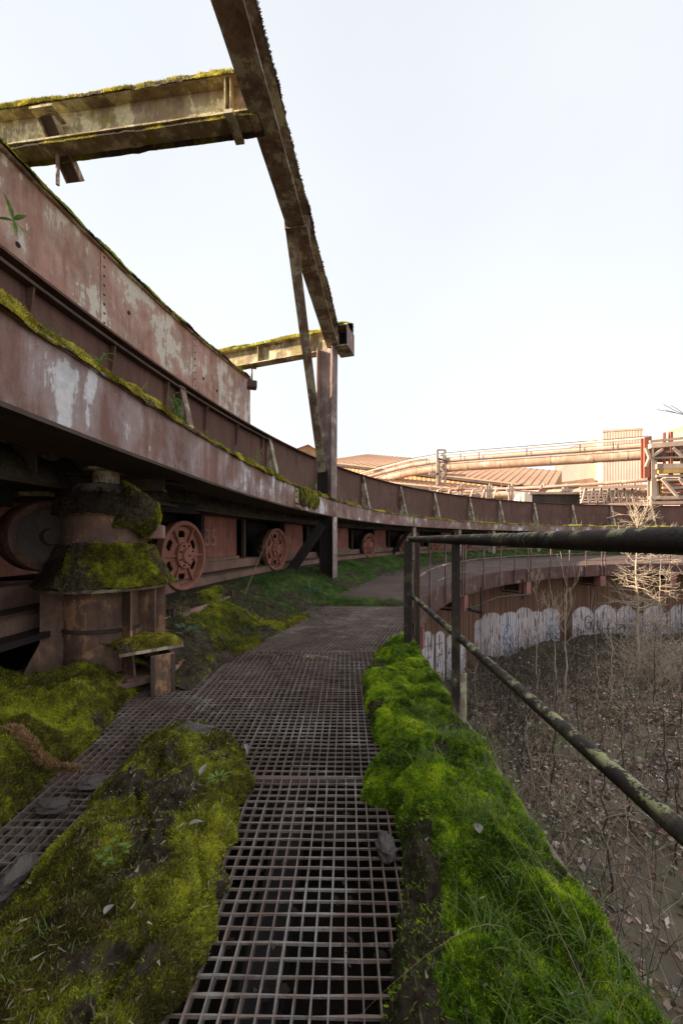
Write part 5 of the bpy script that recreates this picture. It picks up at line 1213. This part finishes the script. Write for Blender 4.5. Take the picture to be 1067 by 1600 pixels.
def tree(name, label, x, y, top, r, mat, nb, blen, z0=-2.5, kids=4, depth=1, horiz=False, lean=(0, 0), group='bare young trees in the pit', minr=0.0025, up=0.2):
    g0 = gz(x, y); t = thing(name, label, 'tree', (x, y, g0), group)
    n = 12; pts = []; rad = []
    for i in range(n+1):
        f = i/n; pts.append(Vector((x+lean[0]*f+random.gauss(0, 0.02)*(i > 0), y+lean[1]*f+random.gauss(0, 0.02)*(i > 0), g0-0.05+(top-g0)*f))); rad.append(max(minr*1.3, r*(1-0.88*f)))
    MB().tube(pts, rad, 7, False).build('trunk', mat, t, True)
    b = MB()
    for k in range(nb):
        z = random.uniform(z0, top-0.1); f = (z-g0)/(top-g0); i = min(int(f*n), n-1); q = pts[i].lerp(pts[i+1], f*n-i); a = random.uniform(0, 2*PI)
        e = 0.05 if horiz else 0.7; L = blen*random.uniform(0.5, 1.1)*(1.15-0.55*f)
        twig(b, q, (math.cos(a), math.sin(a), e), L, max(minr, rad[i]*0.42), depth, kids, 0.3, 0.05 if horiz else up, minr, 0.7)
    tag(b.build('branches', mat, t), kind='stuff')
    return t
# the sunlit ones
def at(px, Z): return ((px-CX)/FPX*Z, Z)
x, y = at(997, 13.2); tree('bare_tree', 'tallest pale sunlit tree with dense level twigs before the right graffiti', x, y, 2.1, 0.055, M['bark'], 85, 1.05, -1.8, 4, 1, True, (-0.08, 0), minr=0.0036)
x, y = at(1030, 13.8); tree('bare_tree', 'tangled golden twiggy bush-like tree at the right edge beside the tall pale tree', x, y, 0.7, 0.035, M['bark'], 60, 1.05, -3.2, 5, 1, True, minr=0.0042)
x, y = at(883, 11.0); tree('bare_tree', 'pale sapling forking upward left of the G graffiti', x, y, 0.15, 0.034, M['bark'], 11, 1.25, -1.9, 3, 1, False, minr=0.0045, up=0.7)
x, y = at(872, 10.6); tree('bare_tree', 'thin pale forked sapling just left of the pale forking sapling', x, y, -0.2, 0.024, M['bark'], 12, 0.9, -1.5, 3, 1, False, (-0.2, 0), minr=0.004, up=0.6)
x, y = at(838, 11.5); tree('bare_tree', 'small pale twig cluster in front of the second beam end', x, y, 0.15, 0.018, M['bark'], 12, 0.6, -1.0, 3, 1, False, minr=0.004, up=0.5)
x, y = at(955, 11.2); tree('bare_tree', 'slender pale shoots rising before the middle white bubble', x, y, -0.9, 0.02, M['bark'], 14, 0.7, -2.2, 2, 1, False, minr=0.0035, up=0.6)
x, y = at(985, 28.0)
t = thing('ring_bush', 'pale bare bush growing on the far girder in front of the maroon plates', 'bush', ring(D(81.5), 30.2, 2.0)); b = MB()
for k in range(14): twig(b, t.location, (random.uniform(-0.9, 0.9), random.uniform(-0.3, 0.3), random.uniform(0.4, 1.4)), random.uniform(1.2, 2.6), 0.035, 1, 4, 0.3, 0.25, 0.010, 0.8)
tag(b.build('branches', M['bark'], t), kind='stuff')
# dark saplings
sap = [(745, 9.5, -1.6), (778, 9, -1.3), (813, 8.0, -1.5), (832, 7.2, -2.0), (861, 7.0, -0.6), (902, 9.5, -1.2), (924, 6.8, -1.9), (955, 5.2, -0.95), (985, 6.1, -1.5), (1010, 7.4, -1.8), (1041, 6.4, -1.2), (1058, 5.5, -1.6), (935, 10.5, -1.2), (1020, 10.8, -1.0), (795, 10.8, -1.5), (970, 8.8, -1.3), (728, 8.2, -1.9), (1062, 9.4, -0.9), (885, 5.6, -2.1), (846, 5.0, -2.3)]
slab_ = ['thin sapling just right of the second handrail post, before the graffiti block', 'thin sapling before the left blue streak of the graffiti', 'thin sapling between the two blue streaks of the graffiti',
 'short thin sapling below the right end of the long graffiti block', 'tall thin sapling just left of the pale forking sapling', 'thin sapling before the first right bubble, left of the G', 'low thin sapling below the G',
 'near dark sapling crossing the leaf litter below the middle bubble', 'dark sapling standing left of the tallest pale tree', 'dark sapling right of the tallest pale tree', 'near dark sapling below the golden bush',
 'near dark sapling at the right picture edge above the mid rail', 'far thin sapling under the third beam end', 'far thin sapling behind the golden bush', 'far thin sapling at the right blue streak', 'thin sapling below the zigzag letters',
 'leftmost low sapling close to the second handrail post', 'far thin sapling at the right picture edge', 'low near sapling in leaf litter below the forked pale saplings', 'lowest nearest sapling just above the mid rail']
for i, (px, Z, top) in enumerate(sap):
    x, y = at(px, Z)
    tree('sapling', slab_[i], x, y, top, 0.016, M['bark_dark'] if i % 3 else M['bark'], 7, 0.5, -2.9, 2, 1, False, (random.uniform(-0.2, 0.2), 0), 'thin dark saplings in the pit', 0.0025)
# brush at the wall foot and thin stems everywhere
b = MB()
for k in range(620):
    th = D(random.uniform(22, 100)); R = random.uniform(14.4, 17.0); p = pit(th, R, 0); p = (p[0], p[1], gz(p[0], p[1]))
    twig(b, p, (random.uniform(-0.8, 0.8), random.uniform(-0.8, 0.8), 1), random.uniform(0.6, 1.5), 0.008, 1, 3, 0.45, -0.05, 0.0035, 0.9)
tag(b.build('brushwood', M['bark_dark'], None, loc=(8, 10, -3.4)), 'dark tangled brushwood heaped along the foot of the pit wall', None, None, 'stuff')
for cnt, mt, lab in ((330, 'bark_dark', 'thin leafless dark shoots and stalks all over the pit floor'), (300, 'bark', 'pale dead bramble canes and stalks tangled over the pit floor')):
    b = MB()
    for k in range(cnt):
        Z = random.uniform(3.2, 14); px = random.uniform(715, 1090); x, y = at(px, Z)
        if math.hypot(x-PC[0], y-PC[1]) > 16.7: continue
        st = 0.35 if mt == 'bark_dark' else 0.9
        twig(b, (x, y, gz(x, y)), (random.uniform(-st, st), random.uniform(-st, st), 1), random.uniform(0.5, 1.5), 0.0055, 1, 3, 0.3, 0.0, 0.0021, 0.7)
    tag(b.build('undergrowth', M[mt], None, loc=(6, 8, -3.4)), lab, None, None, 'stuff')
b = MB()
for k in range(120):
    x, y = at(random.gauss(1032, 26), random.uniform(12, 14.5)); twig(b, (x, y, gz(x, y)), (random.uniform(-0.8, 0.8), random.uniform(-0.5, 0.5), 1), random.uniform(0.8, 1.8), 0.010, 1, 4, 0.4, 0.0, 0.0045, 0.9)
tag(b.build('brushwood', M['bark'], None, loc=(11, 13, -3.4)), 'golden sunlit brush at the foot of the right graffiti', None, None, 'stuff')
gx = RNG.uniform(1.0, 14, 5000); gy = RNG.uniform(2.0, 15, 5000); gk = (fbm(gx*0.7, gy*0.7, 6, 3) > 0.46) & (np.hypot(gx-PC[0], gy-PC[1]) < 16.9); gx, gy = gx[gk], gy[gk]
blades('dry_grass', 'dry grass and straw lying over the pit floor', np.stack([gx, gy, ground_z(gx, gy)-0.02], -1), 0.42, 0.006, 'straw', 1.2, 5, bright=0.28, spread=1.2)
b = MB(); twig(b, W(1100, 655, 9), (-1, 0, 0.35), 0.95, 0.014, 1, 3, 0.2, 0.0, 0.006, 0.6)
tag(b.build('overhanging_twig', M['bark_dark'], None, loc=W(1090, 650, 9)), 'thin bare twig poking in at the right edge of the sky', 'twig')
for (px, pz, ln) in ((1000, 2.2, 0.9),):
    pass

# ================================================================== BACKGROUND WORKS
def corr(p0, p1, z0, z1, name, mat, parent, pitch=0.6, dep=0.12):
    p0, p1 = Vector((p0[0], p0[1], 0)), Vector((p1[0], p1[1], 0)); L = (p1-p0).length; d = (p1-p0)/L; nrm = Vector((d.y, -d.x, 0)); n = int(L/pitch*2); vs = []; fs = []
    f0 = z0 if callable(z0) else (lambda t: z0); f1 = z1 if callable(z1) else (lambda t: z1)
    for i in range(n+1):
        t = i/n; q = p0+d*L*t+nrm*(dep if i % 2 else 0); vs += [(q.x, q.y, f0(t)), (q.x, q.y, f1(t))]
    for i in range(n): fs.append((2*i, 2*i+2, 2*i+3, 2*i+1))
    return MB().add(vs, fs).build(name, mat, parent)
def P2(px, Z): return ((px-CX)/FPX*Z, Z)
def zat(py, Z): return 1.1-(py-HZ)/FPX*Z
def shed(label, xa, Za, xb, Zb, ea, eb, ra, rb, depth, endx=None):
    a = P2(xa, Za); c = P2(xb, Zb); za = zat(ea, Za); zb = zat(eb, Zb); zc = lambda q: za+(zb-za)*q
    d = Vector((c[0]-a[0], c[1]-a[1], 0)).normalized(); nb = Vector((-d.y, d.x, 0))
    t = thing('shed', label, 'building', (a[0], a[1], -3.5), 'long sheet-clad works sheds')
    corr(a, c, -3.6, zc, 'wall', M['shed'], t, 1.0, 0.12)
    r0 = Vector((a[0], a[1], za+0.3))-nb*0.5-d*0.4; r1 = Vector((c[0], c[1], zb+0.3))-nb*0.5+d*0.4
    zra = zat(ra, Za+depth); zrb = zat(rb, Zb+depth)
    s0 = Vector((a[0], a[1], 0))+nb*depth-d*0.4; s1 = Vector((c[0], c[1], 0))+nb*depth+d*0.4; s0.z = zra; s1.z = zrb
    b = MB(); th = Vector((0, 0, 0.3)); b.add([r0, r1, s1, s0, r0-th, r1-th, s1-th, s0-th], [(0,1,2,3),(7,6,5,4),(0,4,5,1),(1,5,6,2),(2,6,7,3),(3,7,4,0)]); b.build('roof', M['shed_roof'], t)
    nn = 40
    for i in range(1, nn):
        f = i/nn; MB().bar(r0.lerp(r1, f)+Vector((0, 0, 0.05)), s0.lerp(s1, f)+Vector((0, 0, 0.05)), 0.12, 0.10).build('roof_rib', M['shed_roof'], t)
    MB().bar(r0-Vector((0, 0, 0.5)), r1-Vector((0, 0, 0.5)), 0.3, 0.5).build('gutter', M['rack_dark'], t)
    for (q, w) in ((a, s0), (c, s1)):
        e = Vector((q[0], q[1], -3.6)); g_ = Vector((w.x, w.y, -3.6)); MB().add([e, g_, Vector((w.x, w.y, w.z-0.35)), Vector((q[0], q[1], w.z-0.35 if False else (za if w is s0 else zb)))], [(0, 1, 2, 3)]).build('end_wall', M['shed'], t)
    return t
shed('long orange sheet-clad shed with dark red roof just right of the tall column', 505, 96, 860, 70, 722, 765, 713, 740, 22)
shed('farther orange shed with thin roof line under the big pipe', 655, 122, 930, 100, 738, 756, 733, 745, 20)
shed('lower orange shed side in front, behind the maroon plates', 560, 78, 905, 58, 750, 785, 745, 776, 8)
# little gabled red roof
t = thing('gabled_shed', 'small red gabled roof showing left of the tall column above the maroon plates', 'building', (W(470, 843, 70).x, 70, -3.5))
za, zb = zat(712, 70), zat(697, 70); xa, xb, xm = P2(436, 70)[0], P2(505, 70)[0], P2(482, 70)[0]
MB().add([(xa,70,-3.5),(xb,70,-3.5),(xb,70,za),(xm,70,zb),(xa,70,za-0.1)], [(0,1,2,3,4)]).build('wall', M['shed'], t)
MB().add([(xa-0.5,69.5,za-0.2),(xm,69.5,zb+0.2),(xm,80,zb+0.2),(xa-0.5,80,za-0.2)], [(0,1,2,3)]).build('roof', M['shed_roof'], t)
MB().add([(xb+0.5,69.5,za),(xm,69.5,zb+0.2),(xm,80,zb+0.2),(xb+0.5,80,za)], [(0,1,2,3)]).build('roof', M['shed_roof'], t)
cl = thing('pipe_gantry', 'low gantry with many thin pipes, valves and posts left of the dark hut', 'gantry', W(760, 800, 54))
for k in range(9): MB().bar(W(672+k*16, 800, 53), W(672+k*16, 752+random.uniform(0, 14), 53), 0.16, 0.16, (0, 1, 0)).build('post', M[random.choice(['rack_pale', 'rack_red', 'rack_pale'])], cl)
for k in range(6):
    y0 = 762+k*4.2; MB().tube([W(665, y0+6, 53.6), W(735, y0+2, 53.4), W(810, y0, 53.2)], random.uniform(0.07, 0.16), 6).build('small_pipe', M[random.choice(['pipe', 'pipe_pale', 'rack_dark', 'rack_pale'])], cl)
for k in range(7): MB().tube([W(680+k*18, 778, 52.6), W(684+k*18, 766, 52.6), W(690+k*18, 764, 52.9)], 0.14, 6).build('bend', M['pipe_pale'], cl)
# tower
t = thing('clad_tower', 'boxy pale corrugated tower rising behind the right end of the big pipe', 'building', (*P2(970, 90), -3.5))
A_, B_ = P2(941, 92), P2(1004, 88); Cc = P2(905, 106)
corr(A_, B_, -3.5, zat(673, 90), 'front_wall', M['tower'], t, 0.5, 0.07); corr(Cc, A_, -3.5, zat(675, 92), 'side_wall', M['tower_lit_white'], t, 0.5, 0.06)  # front in the shaded copy, side in the sunlit one
MB().bar((A_[0], A_[1], zat(672, 91)), (B_[0], B_[1], zat(672, 89)), 0.4, 0.4).build('parapet', M['shed_roof'], t)
MB().add([(A_[0], A_[1], zat(674, 91)), (B_[0], B_[1], zat(674, 89)), (B_[0]-2, B_[1]+14, zat(674, 89)), (Cc[0], Cc[1], zat(674, 91))], [(0,1,2,3)]).build('roof', M['shed_roof'], t)
# pale sloping gallery left of tower
t = thing('sloping_gallery', 'bright pale sloping gallery joined to the left of the tower', 'building', (*P2(900, 96), -3.5))
a = P2(862, 97); c = P2(941, 95)
MB().add([(a[0], 97, zat(790, 97)), (c[0], 95, zat(790, 95)), (c[0], 95, zat(684, 95)), (P2(900, 96)[0], 96, zat(696, 96)), (P2(866, 97)[0], 97, zat(728, 97)), (a[0], 97, zat(757, 97))], [(0,1,2,3,4,5)]).build('side_wall', M['tower_lit_white'], t)  # sunlit white is in the wall colour
MB().add([(c[0], 95, zat(684, 95)), (P2(900, 96)[0], 96, zat(696, 96)), (P2(900, 96)[0]-1, 104, zat(696, 96)), (c[0]-1, 103, zat(684, 95))], [(0,1,2,3)]).build('roof', M['tower_lit_white'], t)
MB().bar((*P2(866, 96), zat(760, 96)), (*P2(925, 95), zat(752, 95)), 1.2, 1.5).build('skirt_roof', M['shed_roof'], t)

def pipe(name, label, pts, r, mat, rail=None, cat='pipe', seams=0):
    t = thing(name, label, cat, pts[0])
    MB().tube(pts, r, 16).build('tube', mat, t, True)
    if seams:
        for i in range(len(pts)-1):
            for k in range(seams):
                q = pts[i].lerp(pts[i+1], (k+0.5)/seams); d = (pts[i+1]-pts[i]).normalized(); MB().tube([q-d*0.08, q+d*0.08], r*1.06, 16).build('flange', mat, t, True)
    return t
bigpts = [W(540, 764, 84), W(595, 749, 80), W(640, 738, 76), W(690, 731, 72), W(745, 727, 69), W(900, 717, 62), W(1005, 710, 58)]
bp_ = pipe('gas_main', 'big rusty orange gas main rising from left to the red rack at right', bigpts, 0.82, M['pipe'], seams=2)
up_ = [p+Vector((0, 0, 1.35)) for p in bigpts]; MB().tube(up_, 0.42, 10).build('side_pipe', M['pipe_pale'], bp_, True)
rl_ = [p+Vector((0, -0.9, 2.15)) for p in bigpts]; MB().tube(rl_, 0.16, 6).build('walkway_rail', M['tower_lit_white'], bp_); MB().tube([p+Vector((0, -0.9, 2.45)) for p in bigpts], 0.05, 4).build('cable', M['rack_dark'], bp_)
rl2 = [p+Vector((0, -1.2, 0.75)) for p in bigpts]; MB().tube(rl2, 0.09, 5).build('cable_tray', M['rack_dark'], bp_)
for i in range(1, len(bigpts)):
    for f in (0.0, 0.5):
        q = bigpts[i-1].lerp(bigpts[i], f); MB().bar(q+Vector((0, -0.9, 0.9)), q+Vector((0, -0.9, 2.4)), 0.1, 0.1, (0, 1, 0)).build('rail_post', M['rack_dark'], bp_)
tr_ = thing('pipe_trestle', 'pale braced trestle carrying the big gas main near its left bend', 'trestle', W(688, 843, 72))
for px in (683, 695): MB().bar(W(px, 703, 71), W(px, 800, 71), 0.35, 0.35, (0, 1, 0)).build('leg', M['rack_pale'], tr_)
for py in (703, 722, 740, 757): MB().bar(W(683, py, 71), W(695, py, 71), 0.25, 0.25).build('cross_bar', M['rack_pale'], tr_)
for (p_, q_) in ((722, 740), (757, 740), (757, 775)): MB().bar(W(683, p_, 70.8), W(695, q_, 70.8), 0.2, 0.2).build('diagonal', M['rack_pale'], tr_)
MB().bar(W(670, 740, 71), W(727, 743, 71), 0.35, 0.35).build('platform', M['rack_pale'], tr_)
pst = thing('lamp_mast', 'thin pale mast standing before the big gas main left of the trestle', 'mast', W(686, 843, 60))
MB().tube([W(686, 760, 60), W(686, 716, 60)], 0.12, 6).build('shaft', M['rack_dark'], pst); MB().bar(W(684, 716, 60), W(700, 722, 60), 0.2, 0.2).build('arm', M['rack_dark'], pst)
for k, (pa, pb, r, mt, lab) in enumerate([
    ((640, 781), (1010, 762), 0.42, 'pipe_pale', 'topmost of the lower pale pipes crossing behind the maroon plates'),
    ((680, 773), (1012, 750), 0.22, 'pipe', 'thin rusty pipe above the pale pipes, running to the rack'),
    ((660, 777), (1012, 769), 0.28, 'pipe', 'middle of the lower pipes, orange, behind the maroon plates'),
    ((710, 786), (1012, 777), 0.25, 'pipe_pale', 'second lowest pale pipe behind the maroon plates'),
    ((770, 788), (1012, 783), 0.22, 'rack_pale', 'lowest thin pipe just above the maroon plates'),
    ((700, 770), (905, 757), 0.15, 'rack_pale', 'thin handrail-like pipe over the lower pipes')]):
    pa_, pb_ = W(*pa, 56), W(*pb, 48); t = pipe('pipe_line', lab, [pa_, pa_.lerp(pb_, 0.35)+Vector((0, 0, 0.15)), pa_.lerp(pb_, 0.7)-Vector((0, 0, 0.08)), pb_], r, M[mt], seams=3)
for k, px in enumerate((716, 760, 795, 845, 880, 920, 965, 985)):
    t = thing('pipe_support', 'short pipe support %s' % ['nearest the trestle', 'third right of the trestle, under the orange pipe', 'left of the dark roof', 'at the right of the dark roof', 'right of the dark roof under pale pipes', 'left of the truss', 'at the middle of the truss', 'just left of the rack'][k], 'pipe support', W(px, 800, 50), 'supports under the lower pipes')
    for dx in (0, 5): MB().bar(W(px+dx, 800, 50), W(px+dx, 758-dx*0.5, 50), 0.22, 0.22, (0, 1, 0)).build('leg', M['rack_pale'], t)
    MB().bar(W(px-4, 766, 50), W(px+9, 765, 50), 0.25, 0.3).build('saddle', M['rack_red'] if k % 3 == 0 else M['rack_pale'], t)
dk = thing('low_roof', 'low dark flat-roofed hut with white end under the pipes', 'building', W(865, 800, 52))
MB().box(W(868, 783, 52), (4.4, 2.5, 0.85)).build('wall', M['rack_dark'], dk); MB().box(W(868, 774.5, 52), (4.8, 2.9, 0.12)).build('roof', M['rack_pale'], dk); MB().box(W(812, 781, 51.5), (0.5, 2.2, 0.7)).build('end_wall', M['tower_lit_white'], dk)
ts = thing('pipe_truss', 'pale lattice truss bridge full of thin pipes left of the rack', 'truss', W(955, 790, 46))
for py in (761, 788): MB().bar(W(905, py+2, 47), W(1014, py-2, 45.5), 0.3, 0.3).build('chord', M['rack_pale'], ts)
for i in range(9):
    x0 = 908+i*12; MB().bar(W(x0, 786, 46.3), W(x0+6, 763, 46.3), 0.18, 0.18, (0, 1, 0)).build('diagonal', M['rack_pale'], ts); MB().bar(W(x0+6, 763, 46.3), W(x0+12, 786, 46.3), 0.18, 0.18, (0, 1, 0)).build('diagonal', M['rack_pale'], ts)
for py in (767, 771, 775, 780, 784): MB().tube([W(906, py+1, 46.9), W(1014, py-1, 46.2)], 0.13, 6).build('small_pipe', M[random.choice(['pipe', 'pipe_pale', 'rack_pale', 'rack_red'])], ts)
# rack at right
rk = thing('pipe_rack', 'tall red and pale pipe rack with posts, diagonals and yellow beam at the right edge', 'pipe rack', W(1030, 800, 44))
for px, y0, y1, m_, w_ in ((1007, 684, 747, 'rack_red', 0.55), (1013, 682, 745, 'rack_red', 0.35), (1018, 720, 830, 'rack_pale', 0.6), (1024, 725, 830, 'rack_pale', 0.35), (1031, 745, 800, 'yellow', 0.25), (1037, 676, 735, 'rack_red', 0.2), (1047, 675, 745, 'rack_red', 0.3), (1068, 690, 800, 'rack_pale', 0.5), (1084, 670, 800, 'rack_red', 0.5), (1110, 680, 800, 'rack_pale', 0.5)):
    MB().ibeam(W(px, y0, 44), W(px, y1, 44), w_, w_, 0.06, 0.05, (0, 1, 0)).build('post', M[m_], rk)
for (xa, ya, xb, yb, w_, m_) in ((1014, 690, 1130, 678, 0.25, 'rack_pale'), (1014, 697, 1130, 688, 0.5, 'pipe_pale'), (1014, 716, 1130, 712, 0.2, 'rack_pale'), (1025, 729, 1130, 728, 0.55, 'rack_pale'), (1028, 736, 1130, 734, 0.55, 'yellow'), (1024, 744, 1130, 742, 0.25, 'rack_pale'),
    (1026, 750, 1130, 748, 0.2, 'rack_pale'), (1034, 757, 1130, 755, 0.18, 'rack_red'), (1034, 762, 1130, 761, 0.22, 'rack_pale'), (1034, 768, 1130, 766, 0.15, 'rack_red'), (1014, 778, 1130, 776, 0.35, 'rack_pale'), (1014, 786, 1130, 784, 0.3, 'rack_pale'), (1040, 706, 1130, 700, 0.2, 'rack_pale')):
    MB().bar(W(xa, ya, 43.5), W(xb, yb, 43), w_, w_).build('cross_beam', M[m_], rk)
for (xa, ya, xb, yb) in ((1033, 748, 1058, 776), (1017, 714, 1034, 702), (1050, 700, 1067, 714), (1060, 748, 1085, 776), (1008, 700, 1014, 715), (1014, 715, 1008, 730)): MB().bar(W(xa, ya, 43.2), W(xb, yb, 43.2), 0.25, 0.25, (0, 1, 0)).build('diagonal', M['rack_pale'], rk)
for py in (752, 759, 765, 771, 781): MB().tube([W(1030, py, 45), W(1130, py-2, 45)], 0.2, 8).build('small_pipe', M[random.choice(['pipe', 'pipe_pale', 'rack_pale'])], rk, True)
for (px, py, w_, h_) in ((1028, 708, 1.0, 0.95), (1058, 708, 0.75, 0.85), (1050, 768, 1.2, 1.5)): MB().box(W(px, py, 46), (w_, 0.6, h_)).build('housing', M['rack_dark'], rk)
ft = thing('far_plant_block', 'hazy pale plant block with stepped top behind the rack at right edge', 'building', W(1090, 843, 110))
MB().box(W(1085, 745, 115), (7.5, 6, 12)).build('wall', M['tower'], ft); MB().box(W(1100, 685, 115), (6.5, 5, 3.5)).build('upper_block', M['shed_roof'], ft)
